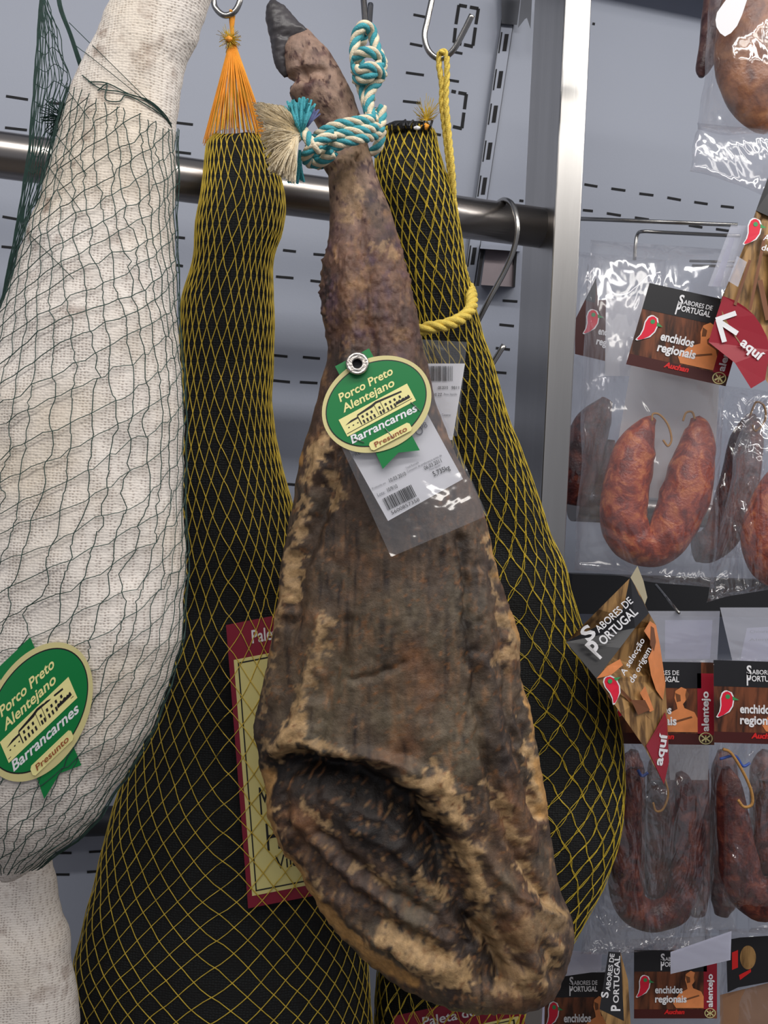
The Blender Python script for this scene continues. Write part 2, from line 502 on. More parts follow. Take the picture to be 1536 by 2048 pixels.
def bars(mb, p0, p1, h, n, S, A=IDENT, off=0.0, seed=1):
    r = random.Random(seed); x = 0; seq = []
    for _ in range(n):
        wv = r.choice((1, 1, 2, 3)); seq.append((x, x + wv)); x += wv + r.choice((1, 1, 2))
    dx, dy = p1[0] - p0[0], p1[1] - p0[1]; L = math.hypot(dx, dy); ux = (dx / L, dy / L); uy = (ux[1], -ux[0])
    for a, b in seq:
        a = a / x * L; b = b / x * L; vs = []
        for t, hh in ((a, 0), (b, 0), (b, h), (a, h)):
            q = A(p0[0] + ux[0]*t + uy[0]*hh, p0[1] + ux[1]*t + uy[1]*hh); vs.append(S(q[0], q[1], off))
        mb.add(vs, [(0, 1, 2, 3)])

# ================================================================== SETTING
def wallbox(name, x0, x1, z0, z1, th, m, off=0.0):
    mb = MB()
    o = WALL0 + U * x0 + N * off; o.z = z0
    mb.box(o, U * (x1 - x0), -N * th, Z * (z1 - z0))
    return mb
mb = wallbox('wall_back', -1.6, 1.6, 0.0, 3.1, 0.03, None)
DASH = [(12,192,56,199),(10,255,54,260),(98,205,135,209),(98,267,120,270),(352,245,386,249),(347,303,382,307),
 (5,433,44,440),(3,493,45,497),(352,474,370,476),(352,530,366,532),
 (827,29,852,34),(820,87,845,92),(812,145,848,150),(806,202,841,206),(740,303,755,305),(900,102,925,107),(893,159,918,163),(868,267,882,270),
 (566,500,592,503),(627,508,650,510),(552,553,587,556),(621,561,646,564),
 (545,710,575,713),(540,760,580,764),(606,714,640,717),(600,764,635,766),(575,968,598,970),(572,1014,592,1015),
 (1006,601,1035,603),(999,649,1028,652),(992,696,1020,699),(988,744,1013,746),(1039,401,1047,402),
 (1169,368.5,1195,373),(1223,377,1251,381),(1279,387,1307,390.5),(1335,395,1362,400),(1389,404,1415.5,408),(1442,412,1468,415),
 (1166,420,1186,422),(1214,426.5,1242,431),(1270,435,1298,439),(1325,443,1352,446.5),(1378,450.5,1405,454.7),(1432.5,458,1458,461.7),
 (1185,47,1190,48),
 (110,1706,143,1706),(178,1704,212,1702),(105,1749,139,1749),(174,1744,206,1742)]
def dash(mb, x0, y0, x1, y1, t=2.4):
    L = math.hypot(x1-x0, y1-y0); nx, ny = -(y1-y0)/L*t, (x1-x0)/L*t
    q = [(x0+nx, y0+ny), (x1+nx, y1+ny), (x1-nx, y1-ny), (x0-nx, y0-ny)]
    f = [onwall(a, b, 0.0006) for a, b in q]; g = [onwall(a, b, -0.004) for a, b in q]
    mb.add(f + g, [(0, 1, 2, 3), (0, 4, 5, 1), (1, 5, 6, 2), (2, 6, 7, 3), (3, 7, 4, 0)], 1)
for d in DASH: dash(mb, *d)
for seg in (((918,10),(934,13)),((940,14),(957,17)),((957,17),(952,48)),((951,55),(946,91)),((946,93),(928,89)),((923,88),(908,85)),((908,85),(911,56)),((912,48),(918,10)),
            ((903,182),(912,184)),((917,185),(933,188)),((933,188),(929,218)),((928,225),(924,256)),((924,257),(906,253)),((909,350),(907,372))):
    dash(mb, seg[0][0], seg[0][1], seg[1][0], seg[1][1], 3.2)
wall = structure(mb.build('wall_back', [M['wall'], M['slot']]))

mb = MB(); mb.box(Vector((-2.2, -3.2, -0.02)), Vector((4.6, 0, 0)), Vector((0, 5.2, 0)), Vector((0, 0, 0.02)))
structure(mb.build('floor', M['floor']))

# canopy shelf on the wall above the picture: it shades the top of the wall
mb = MB(); o = WALL0 + U * -1.6 + N * 0.0; o.z = 2.265
mb.box(o, U * 3.2, N * 0.17, Z * 0.02)
structure(mb.build('trim_1', M['wall']))

# slotted upright on the wall
def wallquad(mb, pts, off, th, mi=0):
    f = [onwall(a, b, off) for a, b in pts]; g = [onwall(a, b, off - th) for a, b in pts]; n = len(pts)
    mb.add(f + g, [tuple(range(n))] + [(i, i + n, (i + 1) % n + n, (i + 1) % n) for i in range(n)], mi)
def stripx(y, side): # left/right edge of the upright
    return (1010 - 0.146 * y) if side == 0 else (1033 - 0.150 * y)
mb = MB()
wallquad(mb, [(stripx(-60,0), -60), (stripx(-60,1), -60), (stripx(900,1), 900), (stripx(900,0), 900)], 0.006, 0.0075, 0)
wallquad(mb, [(stripx(-60,0)-1.5, -60), (stripx(-60,0), -60), (stripx(900,0), 900), (stripx(900,0)-1.5, 900)], 0.008, 0.009, 1)
wallquad(mb, [(stripx(-60,1), -60), (stripx(-60,1)+1.5, -60), (stripx(900,1)+1.5, 900), (stripx(900,1), 900)], 0.004, 0.005, 1)
for yc in (15, 85, 159, 228, 302, 372, 442, 512, 580, 650):
    xr = stripx(yc, 1) - 9
    wallquad(mb, [(xr-4+2.5, yc-17), (xr+4+2.5, yc-17), (xr+4-2.5, yc+17), (xr-4-2.5, yc+17)], 0.0066, 0.004, 2)
    xl = stripx(yc, 0) + 3
    wallquad(mb, [(xl-1+3, yc-21), (xl+1.5+3, yc-21), (xl+1.5-3, yc+21), (xl-1-3, yc+21)], 0.0066, 0.004, 2)
tag(mb.build('slotted_upright', [M['wall'], M['darkmetal'], M['slot']]), 'pale grey slotted upright strip fixed to the wall left of the steel post', 'shelf upright')

# brackets beside the post
mb = MB()
wallquad(mb, [(1046,-40),(1066,-40),(1061,58),(1054,36),(1050,38),(1036,56)], 0.05, 0.004)
wallquad(mb, [(1003,-40),(1046,-40),(1034,50),(1003,47)], 0.012, 0.006)
tag(mb.build('shelf_bracket', M['darkmetal']), 'dark notched shelf bracket end hanging at the top left of the steel post', 'bracket')
br = thing('shelf_bracket', 'grey brown bracket box on the wall under the rail end, left of the post', 'bracket', onwall(1005, 575, 0.03))
mb = MB(); wallquad(mb, [(972,497),(1034,503),(1030,574),(962,570)], 0.03, 0.03); mb.build('bracket_plate', mat('taupe_metal', (128, 118, 122), 0.4, 0.4, var=0.1), br)
mb = MB(); wallquad(mb, [(962,488),(1040,494),(1040,503),(960,497)], 0.05, 0.05); mb.build('bracket_edge', M['wall'], br)
mb = MB(); wallquad(mb, [(1029,505),(1034,505),(1030,574),(1026,574)], 0.034, 0.01); wallquad(mb, [(962,500),(969,500),(958,572),(952,572)], 0.034, 0.01); mb.build('bracket_gap', M['slot'], br)

# upright post
Cn = P(1106.5, 500, 1.0)
mb = MB(); o = Vector((Cn.x, Cn.y, 0.0))
mb.box(o, U * 0.030, -N * 0.082, Z * 3.0)
post = mb.build('steel_post', M['steel'])
bv = post.modifiers.new('b', 'BEVEL'); bv.width = 0.0022; bv.segments = 3
tag(post, 'tall square brushed steel post that ends the ham rail', 'post')

def rail_obj(name, end, length, r, m, label, cat='rail', d=-1):
    mb = MB(); pts = [end + U * (d * length * i / 6) for i in range(7)]
    mb.tube(pts, r, 40)
    o = mb.build(name, m, smooth=False)
    for p in o.data.polygons: p.use_smooth = len(p.vertices) == 4
    return tag(o, label, cat)
rail_obj('hanging_rail', RAIL_END + U * 0.012, 1.3, 0.0208, M['rail'], 'round brushed steel rail running behind the hams into the post')
mb = MB(); cpts = [RAIL_END + U * (-0.0165), RAIL_END + U * (-0.0145)]; 
rail2_end = P(1146, 1014, 1.19)
rail_obj('display_rail', rail2_end, 0.62, 0.0175, M['rail'], 'short steel rail right of the post behind the packed red sausages', d=1)
rail_obj('lower_rail', P(262, 1640, 1.16), 0.6, 0.017, M['darkmetal'], 'dark lower rail seen between the white ham and the left black ham')
# rail above the picture that carries the hooks
TOPR = P(730, -190, 0.82)
rail_obj('upper_rail', TOPR + U * 0.32, 1.0, 0.014, M['rail'], 'upper steel rail above the hams carrying the hooks')

# dark beam behind the packets
mb = MB()
o = P(1120, 1222, 1.26)
mb.box(o, U * 0.62, N * 0.03, Z * 0.05)
tag(mb.build('shelf_beam', M['black']), 'black beam behind the sausage packets at mid height, right of the post', 'shelf beam')

# ================================================================== HOOKS
def wirehook(pts, r, label, name='steel_hook', n=7, cat='hook'):
    mb = MB(); mb.tube(pixpath(pts, n), r, 10)
    return tag(mb.build(name, M['wire'], smooth=True), label, cat)
wirehook([(420,-165,.80),(398,-178,.81),(405,-150,.83),(425,-60,.845),(427,0,.85),(434,20,.85),(450,31,.85),(468,24,.85),(479,5,.85),(484,-25,.85)], 0.0026,
         'steel hook holding the orange neck of the left black ham net')
wirehook([(712,-150,.80),(716,-172,.815),(730,-170,.835),(722,-120,.84),(724,-40,.815),(728,10,.79),(731,50,.775),(733,66,.785),(737,58,.81),(741,10,.84)], 0.0026,
         'steel hook holding the turquoise and cream rope of the bare ham')
wirehook([(905,-150,.86),(885,-175,.868),(873,-140,.88),(868,-30,.88),(856,35,.88),(849,72,.88),(858,103,.88),(880,117,.88),(905,102,.875),(926,66,.87),(944,30,.865)], 0.0027,
         'steel hook with a slanting free end holding the yellow rope')
wirehook([(984,446,1.046),(991,414,1.036),(1008,400,1.015),(1026,412,.996),(1035,450,.988),(1028,497,.990),(1008,545,.995),(975,605,1.0),(940,675,1.01),(915,735,1.01),(900,790,1.01),(912,820,1.0),(935,805,.99),(970,750,.985),(1008,690,.98)], 0.0029,
         'steel hook slung over the round rail beside the post')

# ================================================================== BODIES (hams)
class Body:
    """closed body whose outline is given as (y, left, right) rows; depth centre dc and half depth by row"""
    def __init__(s, prof, dc, ratio, ys, nt, sup=2.2):
        s.prof = prof; s.dc = dc; s.ratio = ratio; s.sup = sup; s.ys = ys; s.nt = nt
    def lr(s, y): return interp(s.prof, y)
    def pt(s, t, y, off=0.0):
        L, R = s.lr(y); cx = (L + R) / 2; hw = (R - L) / 2
        dcc = s.dc(y) if callable(s.dc) else s.dc
        k = 2.0 / s.sup
        c, sn = math.cos(t), math.sin(t)
        ex = math.copysign(abs(c) ** k, c); ez = math.copysign(abs(sn) ** k, sn)
        hwm = hw / FPX * dcc; hd = hwm * interp(s.ratio, y)[0]
        base = P(cx, y, dcc)
        return base + XC * ((hwm + off) * ex) - FW * ((hd + off) * ez)
    def verts(s):
        V = []
        for y in s.ys:
            for k in range(s.nt):
                V.append(s.pt(2 * math.pi * k / s.nt, y))
        return V
    def faces(s):
        n = s.nt; F = []
        for j in range(len(s.ys) - 1):
            for k in range(n):
                k2 = (k + 1) % n; F.append((j*n+k, (j+1)*n+k, (j+1)*n+k2, j*n+k2))
        F.append(tuple(range(n))); e = (len(s.ys) - 1) * n; F.append(tuple(e + k for k in range(n - 1, -1, -1)))
        return F

def polydist(px, py, poly):
    """distance of every point to a polyline plus position 0..1 along it"""
    best = np.full(px.shape, 1e9)
    for (x0, y0), (x1, y1) in zip(poly, poly[1:]):
        dx, dy = x1 - x0, y1 - y0; t = np.clip(((px - x0)*dx + (py - y0)*dy) / (dx*dx + dy*dy + 1e-9), 0, 1)
        best = np.minimum(best, np.hypot(px - x0 - t*dx, py - y0 - t*dy))
    return best
def inpoly(px, py, poly):
    inside = np.zeros(px.shape, bool); j = len(poly) - 1
    for i in range(len(poly)):
        xi, yi = poly[i]; xj, yj = poly[j]
        c = ((yi > py) != (yj > py)) & (px < (xj - xi) * (py - yi) / (yj - yi + 1e-9) + xi)
        inside ^= c; j = i
    return inside

def body_mesh(name, B, m, parent, disp=None, colour=None, stain=None):
    V = B.verts(); F = B.faces()
    arr = np.array([tuple(v) for v in V])
    rel = arr - np.array(tuple(CAM)); d = rel[:, 1]
    px = CX + rel @ np.array(tuple(XC)) / d * FPX; py = CY - rel @ np.array(tuple(YC)) / d * FPX
    ang = np.tile(np.arange(B.nt) * 2 * math.pi / B.nt, len(B.ys)); front = np.clip(np.sin(ang) * 2.5, 0, 1)
    me0 = bpy.data.meshes.new('tmp'); me0.from_pydata(V, [], F); me0.update()
    nr = np.zeros(len(V) * 3); me0.vertices.foreach_get('normal', nr); nr = nr.reshape(-1, 3)
    # make normals point outwards
    cen = np.repeat(np.array([tuple(P(sum(B.lr(y)) / 2, y, B.dc(y) if callable(B.dc) else B.dc)) for y in B.ys]), B.nt, axis=0)
    sgn = np.sign(np.einsum('ij,ij->i', nr, arr - cen)); sgn[sgn == 0] = 1; nr = nr * sgn[:, None]
    bpy.data.meshes.remove(me0)
    if disp is not None:
        arr = arr + nr * disp(px, py, ang, front)[:, None]
    o = mk(name, [Vector(a) for a in arr], F, m, parent, smooth=True)
    if colour is not None:
        col = colour(px, py, ang, front)
        at = o.data.color_attributes.new('albedo', 'FLOAT_COLOR', 'POINT')
        at.data.foreach_set('color', np.concatenate([col, np.ones((len(V), 1))], axis=1).ravel())
    if stain is not None:
        at = o.data.attributes.new('stain', 'FLOAT', 'POINT'); at.data.foreach_set('value', stain(px, py))
    bvh = BVHTree.FromPolygons([Vector(a) for a in arr], F)
    return o, bvh

def frange(a, b, st):
    n = max(2, int(round((b - a) / st))); return [a + (b - a) * i / n for i in range(n + 1)]

# ---------------- bare ham in the middle
HAM = [(58,609,614),(64,600,622),(74,585,630),(84,572,640),(100,566,655),(117,567,668),(133,570,676),(150,573,684),(157,590,689),(168,591,694),(180,581,701),(190,580,706),
 (200,588,709),(219,606,715),(240,628,722),(260,638,729),(289,648,736),(310,654,742),(320,650,745),(336,646,749),(350,656,753),(383,658,763),(422,660,782),(469,659,795),(500,655,804),(523,645,809),(547,643,815),(578,640,823),
 (600,642,827),(641,645,837),(673,654,842),(697,656,845),(723,654,855),(764,642,863),(805,635,871),(864,618,893),(893,609,905),(920,601,918),(960,592,940),(1000,585,957),(1048,579,974),(1098,572,989),
 (1150,565,997),(1176,561,1006),(1218,553,1019),(1254,549,1029),(1285,545,1036),(1317,540,1037),(1350,533,1038),(1384,527,1048),(1447,512,1066),(1488,514,1074),(1515,518,1080),(1546,523,1083),(1603,534,1088),
 (1640,545,1094),(1676,559,1099),(1718,585,1106),(1765,611,1114),(1790,627,1120),(1811,643,1129),(1832,658,1137),(1858,679,1142),(1880,700,1143),(1905,728,1138),(1921,745,1133),(1942,774,1122),(1962,808,1110),(1980,850,1088),(1990,876,1072),(2000,905,1044),(2006,935,1020),(2010,960,1000)]
HAMD = 0.790
hamB = Body(HAM, HAMD, [(58, .8), (300, .85), (700, .8), (1000, .68), (1300, .58), (1700, .52), (1900, .6), (2010, .9)], frange(58, 2010, 4.4), 280, 2.15)
RIDGES = [ # polyline, width px, height mm
 ([(570,1540),(640,1550),(740,1590),(830,1650),(890,1730),(950,1850),(1000,1950)], 42, -17),
 ([(590,1530),(680,1548),(760,1575),(830,1620),(880,1700)], 24, -14),
 ([(545,1500),(600,1495),(680,1505),(780,1522),(830,1545)], 13, 7),
 ([(645,890),(612,1000),(580,1150),(560,1250),(545,1400)], 13, 4),
 ([(680,900),(650,1000),(622,1080),(600,1150),(592,1250)], 15, -5),
 ([(650,1240),(625,1340),(600,1420),(575,1480)], 13, 5), ([(690,1250),(670,1330),(650,1400),(640,1470)], 18, -4),
 ([(560,1500),(575,1480),(590,1470)], 20, 6),
 ([(800,1560),(830,1570),(850,1580)], 22, 8), ([(880,1560),(900,1585),(880,1620)], 20, 7), ([(905,1640),(935,1720),(960,1800)], 20, 6),
 ([(925,1080),(935,1200),(945,1350),(960,1480),(990,1600),(1040,1720),(1090,1800)], 9, -5),
 ([(1000,1150),(1000,1280),(1010,1400),(1040,1520),(1080,1640)], 9, -5), ([(970,1150),(975,1300),(985,1420),(1010,1560),(1060,1690)], 13, 4),
 ([(1040,1400),(1060,1500),(1075,1620),(1095,1700)], 9, -4),
 ([(590,1630),(650,1700),(720,1770),(800,1830),(900,1880)], 12, 5), ([(640,1660),(700,1720),(780,1780),(860,1830),(930,1900)], 9, -5),
 ([(640,1600),(720,1660),(800,1700),(880,1790)], 12, 6), ([(620,1590),(690,1640),(780,1690)], 8, -4), ([(690,1610),(770,1650),(850,1720)], 9, 4),
 ([(560,1600),(620,1690),(700,1780),(800,1860),(880,1920)], 12, -4),
 ([(545,1600),(590,1700),(660,1790),(760,1880),(860,1940)], 14, 4),
 ([(770,1870),(840,1920),(920,1960)], 22, 5),
 ([(960,1700),(1000,1760),(1060,1800),(1110,1840)], 12, 5), ([(940,1850),(980,1900),(1010,1960)], 12, -8),
 ([(1020,1830),(1060,1860),(1080,1900),(1060,1950)], 45, 9), ([(1000,1850),(1030,1920),(1040,1980)], 10, -4), ([(1080,1890),(1100,1920),(1090,1950)], 16, -7),
 ([(720,430),(735,560),(740,700),(745,850)], 16, -4), ([(690,500),(700,650),(690,800),(670,900)], 18, 4), ([(800,560),(815,700),(830,850)], 14, 3),
 ([(620,150),(640,140),(660,170)], 12, -3), ([(605,90),(600,120),(610,150)], 10, -3), ([(660,200),(690,230),(700,260)], 14, 2.5), ([(715,308),(718,316)], 4, -4),
 ([(640,1000),(700,1100),(680,1200)], 45, -4), ([(800,1150),(820,1300),(800,1420)], 60, 4), ([(700,1360),(760,1345),(800,1330)], 8, -3)]
def ham_disp(px, py, ang, fr):
    d = np.zeros(px.shape)
    wx = px + (fbm(px/30, py/30, 40) - .5) * 26; wy = py + (fbm(px/30, py/30, 41) - .5) * 26
    for pl, wd, h in RIDGES:
        q = polydist(wx, wy, pl); d += h * 0.001 * np.exp(-(q / wd) ** 2)
    low = np.clip((py - 500) / 900, 0.25, 1)
    d = d * fr
    rid = 1 - np.abs(2 * fbm((px * .9 + py * .25) / 34, (py * .9 - px * .2) / 110, 5) - 1)
    d += (rid ** 3 - .4) * 0.0016 * low
    d += (fbm(px / 70, py / 110, 9) - .5) * 0.007 * low + (fbm(px / 11, py / 20, 3, 5) - .5) * 0.0021 * (0.35 + low * .65)
    # frayed skin edge on the left of the leg
    d += np.clip(fbm(px / 7, py / 7, 15) - .5, 0, 1) * 0.006 * (py > 480) * (py < 700)
    return d
TAN = [ # polyline, width, strength
 ([(645,885),(632,930),(615,960)], 16, 1), ([(612,1000),(600,1060),(580,1140),(562,1230)], 9, .9), ([(555,1240),(545,1330),(530,1420)], 6, .7), ([(590,1130),(585,1200)], 8, .9),
 ([(668,960),(675,985),(660,1000)], 14, .8), ([(630,900),(640,915)], 12, 1),
 ([(655,1240),(640,1300),(615,1370),(600,1410)], 13, .75), ([(600,1420),(585,1470),(560,1500),(575,1515)], 19, 1.1), ([(535,1490),(550,1510)], 16, .8),
 ([(620,1495),(650,1500),(690,1512)], 10, .7), ([(700,1515),(760,1535),(780,1540)], 5, .6),
 ([(810,1560),(840,1560),(860,1575),(890,1560),(895,1600)], 16, 1), ([(865,1620),(890,1650),(920,1630),(910,1600)], 17, 1), ([(870,1530),(890,1550)], 12, .8),
 ([(930,1690),(945,1740),(960,1780),(965,1800)], 20, 1), ([(1000,1600),(1020,1650),(1040,1680)], 8, .8), ([(960,1560),(1000,1600)], 6, .7),
 ([(1040,1730),(1080,1790),(1120,1830)], 9, .9), ([(985,1150),(1000,1200)], 10, .6), ([(1010,1230),(1030,1290),(1025,1310)], 12, .85), ([(995,1320),(1010,1310)], 16, .7),
 ([(1038,1350),(1052,1410),(1066,1470)], 4, 1.1), ([(1060,1500),(1072,1540),(1078,1600),(1085,1640)], 13, 1.1),
 ([(975,1060),(990,1100),(998,1150)], 9, .9),
 ([(520,1540),(540,1620),(565,1690),(610,1765),(680,1850),(760,1925)], 11, 1.15), ([(560,1700),(600,1740),(640,1790)], 13, .9),
 ([(775,1860),(800,1890),(850,1900),(920,1950)], 22, 1.1), ([(830,1935),(900,1960),(930,1970)], 16, 1.1), ([(600,1610),(640,1640),(660,1660)], 8, .7),
 ([(840,1750),(870,1790),(890,1800)], 8, .8), ([(700,1720),(740,1750),(790,1770)], 6, .8), ([(970,1850),(1000,1900),(1020,1950)], 22, .65), ([(1040,1960),(1080,1940),(1110,1890)], 14, .8),
 ([(1020,1880),(1060,1850),(1110,1840)], 26, .45), ([(1000,1980),(1060,1985)], 12, .6), ([(690,355),(710,390),(700,420)], 20, .5), ([(720,300),(700,330)], 22, .4), ([(745,497),(775,500),(790,510)], 9, .45)]
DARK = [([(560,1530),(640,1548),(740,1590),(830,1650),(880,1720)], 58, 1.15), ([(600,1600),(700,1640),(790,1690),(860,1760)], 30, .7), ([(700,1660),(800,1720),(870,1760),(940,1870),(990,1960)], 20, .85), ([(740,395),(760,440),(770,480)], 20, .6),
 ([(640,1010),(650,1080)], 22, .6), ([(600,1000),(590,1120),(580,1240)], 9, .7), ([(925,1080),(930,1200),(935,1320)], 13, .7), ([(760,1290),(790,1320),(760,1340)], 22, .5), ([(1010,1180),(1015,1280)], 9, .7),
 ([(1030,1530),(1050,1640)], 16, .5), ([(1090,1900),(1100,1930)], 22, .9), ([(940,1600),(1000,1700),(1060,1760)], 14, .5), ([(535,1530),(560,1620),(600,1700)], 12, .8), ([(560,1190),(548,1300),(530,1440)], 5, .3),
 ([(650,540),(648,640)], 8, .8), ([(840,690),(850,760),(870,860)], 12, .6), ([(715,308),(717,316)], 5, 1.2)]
def lin(c): return np.array(srgb(c)[:3])
RIM = [([(523,1552),(538,1622),(560,1685),(600,1745),(650,1812),(700,1868),(760,1926),(830,1965)], 13), ([(1040,1355),(1058,1430),(1070,1480)], 4), ([(985,1070),(996,1110),(1000,1150)], 7),
       ([(1076,1520),(1086,1580),(1092,1630)], 8), ([(565,1180),(552,1250),(546,1310)], 5), ([(604,905),(600,930)], 4), ([(1020,1225),(1034,1280)], 5)]
def ham_col(px, py, ang, fr):
    stops = [(60, (146,120,106)), (250, (156,128,110)), (400, (146,118,100)), (470, (112,86,76)), (600, (96,70,62)), (850, (82,62,52)), (1000, (84,66,53)), (1250, (94,77,60)), (1450, (90,75,60)), (1560, (72,60,50)), (1750, (80,64,56)), (2010, (90,72,58))]
    ys = np.array([s[0] for s in stops], float); cs = np.array([lin(s[1]) for s in stops])
    col = np.stack([np.interp(py, ys, cs[:, k]) for k in range(3)], axis=1)
    def mix(a, c, f): f = np.clip(f, 0, 1)[:, None]; return a * (1 - f) + np.array(c) * f
    leg = np.clip((560 - py) / 160, 0, 1); bod = 1 - leg
    n1 = fbm(px / 80, py / 150, 21, 5); n2 = fbm(px / 16, py / 34, 27, 5); n3 = fbm(px / 110, py / 80, 31, 5)
    col = mix(col, lin((58, 48, 44)), (n1 - .50) * 6 * .6 * bod)
    col = mix(col, lin((118, 82, 56)), (n3 - .55) * 7 * .5 * bod)
    col = mix(col, lin((104, 93, 76)), (fbm(px / 90, py / 140, 51, 4) - .54) * 7 * (py > 950) * .45)
    col = col * (0.80 + 0.40 * n2)[:, None]
    streak = fbm(px / 9, py / 90, 61, 5)
    col = mix(col, lin((44, 35, 33)), (streak - .57) * 7 * .55 * np.clip((py - 420) / 300, .1, 1))
    col = mix(col, lin((132, 100, 72)), (fbm(px / 8, py / 60, 66, 5) - .63) * 9 * .5 * bod)
    # blotches on the shank
    col = mix(col, lin((96, 70, 66)), (fbm(px / 22, py / 26, 71, 5) - .55) * 9 * .7 * leg)
    col = mix(col, lin((74, 48, 46)), (fbm(px / 7, py / 9, 73, 4) - .64) * 14 * .8 * leg)
    col = mix(col, lin((86, 64, 72)), (fbm(px / 26, py / 30, 75, 4) - .56) * 9 * .5 * (py > 330) * (py < 720))
    col = mix(col, lin((140, 106, 76)), (fbm(px / 12, py / 18, 77, 5) - .58) * 7 * .55 * (py > 420) * (py < 900))
    wx = px + (fbm(px/14, py/14, 80, 4) - .5) * 46; wy = py + (fbm(px/14, py/14, 81, 4) - .5) * 46
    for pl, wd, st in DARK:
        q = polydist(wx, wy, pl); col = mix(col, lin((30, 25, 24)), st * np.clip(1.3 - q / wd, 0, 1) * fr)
    torn = fbm(px / 9, py / 9, 90, 5)
    for pl, wd, st in TAN:
        q = polydist(wx, wy, pl); f = st * np.clip((1.15 - q / wd) * 2.5 + (torn - .5) * 5, 0, 1) * (q < wd * 1.7)
        tone = .72 + .5 * fbm(px / 5, py / 5, 92, 3)
        c2 = np.array(lin((190, 156, 112)))[None, :] * tone[:, None]
        f = np.clip(f * .8 * np.clip(fr + .3, 0, 1), 0, 1)[:, None]; col = col * (1 - f) + c2 * f
    col = mix(col, lin((168, 130, 88)), (fbm(px / 8, py / 10, 95, 5) - .66) * 10 * (py > 1600) * .4)
    col = mix(col, lin((128, 88, 56)), (fbm(px / 7, py / 9, 97, 4) - .65) * 12 * (py > 850) * .45)
    for pl, wd in RIM:
        q = polydist(px + (wx - px) * .35, py + (wy - py) * .35, pl); col = mix(col, lin((198, 148, 86)), np.clip((1.2 - q / wd) * 1.6, 0, .95) * (.75 + .5 * (torn - .5)))
    # pale hide on the rear side
    back = np.clip(-np.sin(ang) * 3, 0, 1) * (py > 900)
    col = mix(col, lin((170, 128, 80)), back * .8)
    return np.clip(col, 0, 1)
ham = thing('cured_ham', 'bare dark brown cured ham with black hoof hung on turquoise rope, centre', 'ham', P(900, 2010, HAMD))
hb, HAMBVH = body_mesh('meat', hamB, M['ham'], ham, ham_disp, ham_col)
HOOF = [(1,541,546),(4,538,556),(15,533,571),(30,530.5,585),(45,532,598),(56,535,610),(64,537,618),(72,539,616),(84,541,606),(100,545,590),(117,551,580),(133,558,577),(148,568,575),(153,571,574)]
hoofB = Body(HOOF, HAMD, [(1, .9), (40, .72), (84, .62), (153, .9)], frange(1, 153, 3), 64, 2.0)
def hoof_d(px, py, a, fr): return (fbm(px / 9, py / 5, 7) - .5) * 0.0016 + 0.0035 * np.exp(-((px - (560 + (py - 100) * -.0)) / 14) ** 2) * (py > 75) * fr
body_mesh('hoof', hoofB, M['hoof'], ham, hoof_d)
dewB = Body([(170,583,588),(178,579,600),(190,579,612),(205,590,614),(216,604,610)], HAMD - .002, [(170, .8), (216, .8)], frange(170, 216, 4), 24)
dw, _ = body_mesh('dewclaw', dewB, M['hoof'], ham, lambda px, py, a, fr: (fbm(px / 6, py / 6, 8) - .5) * 0.003)

# ---------------- nets
def hug(bvh, p, off):
    q = bvh.find_nearest(p)
    if q[0] is None: return p
    n = q[1]; 
    if n.dot(p - q[0]) < 0: n = -n
    return q[0] + n * off

def net(name, B, m, parent, N_, cell, y0, y1, r, off, seed=0, drift=(1, 1), jit=0.018, double=False, phase=0.0, start=None, n=4, front_only=False, bvh=None, over=None):
    rr = random.Random(seed); mb = MB()
    step = 11
    ys = frange(y0, y1, step)
    phi = [0.0]
    for a, b in zip(ys, ys[1:]): phi.append(phi[-1] + math.pi / (N_ * interp(cell, (a + b) / 2)[0]) * (b - a))
    offs = [(0, 0)] if not double else [(-.018, 0), (.018, 0)]
    for s in (0, 1):
        sg = (1, -1)[s] * drift[s]
        for k in range(N_):
            for do, _ in offs:
                pts = []
                ph = rr.random() * 6
                for y, f in zip(ys, phi):
                    t = 2 * math.pi * k / N_ + sg * f * 1.0 + phase
                    t += jit * (vnoise(np.array([t * 3.0]), np.array([y / 70.0]), 3)[0] - .5) * 2 + do * math.sin(y / 9.0 + ph)
                    if start is not None:
                        q = proj(B.pt(t, y, off))
                        if math.sin(t) > -.2 and q[1] < start(q[0]): continue
                    if front_only and math.sin(t) < -0.35:
                        if len(pts) > 1: mb.tube(pts, r, n, caps=False)
                        pts = []; continue
                    p = hug(bvh, B.pt(t, y, .006), off)
                    if over and math.sin(t) > 0:
                        q = proj(p)
                        for (xa, ya, xb, yb, dd) in over:
                            if xa < q[0] < xb and ya < q[1] < yb and q[2] > dd: p = P(q[0], q[1], dd)
                    pts.append(p)
                if len(pts) > 1: mb.tube(pts, r, n, caps=False)
    return mb.build(name, m, parent)

# ---------------- left black ham
BLK = [(262,470,496),(266,445,512),(275,425,524),(290,416,533),(320,411,545),(350,408,553),(383,404,562),(420,397,565),(441,393,563),(469,390,562),(504,386,555),(547,377,550),(600,368,546),(650,364,543),(700,361,541),(800,358,541),
 (870,354,552),(930,350,565),(1000,343,582),(1100,335,600),(1200,322,620),(1300,308,640),(1400,288,660),(1500,263,680),(1563,245,692),(1646,222,706),(1702,211,714),(1767,194,722),(1831,176,730),(1910,158,738),(1956,150,742),(2060,140,744),(2200,150,742),(2300,200,700),(2350,300,600)]
blackB = Body(BLK, lambda y: 0.862 if y < 500 else 0.862 + min(1, (y - 500) / 700) * .042, [(262, .7), (600, .62), (1000, .55), (1500, .42), (2350, .5)], frange(262, 2350, 14), 96, 2.3)
bl = thing('wrapped_ham', 'black cloth ham in yellow net with orange neck, left of the bare ham', 'wrapped ham', P(430, 2350, .86))
_, BLKBVH = body_mesh('cloth_cover', blackB, M['blackcloth'], bl, lambda px, py, a, fr: (fbm(px / 90, py / 140, 12, 2) - .5) * 0.010)
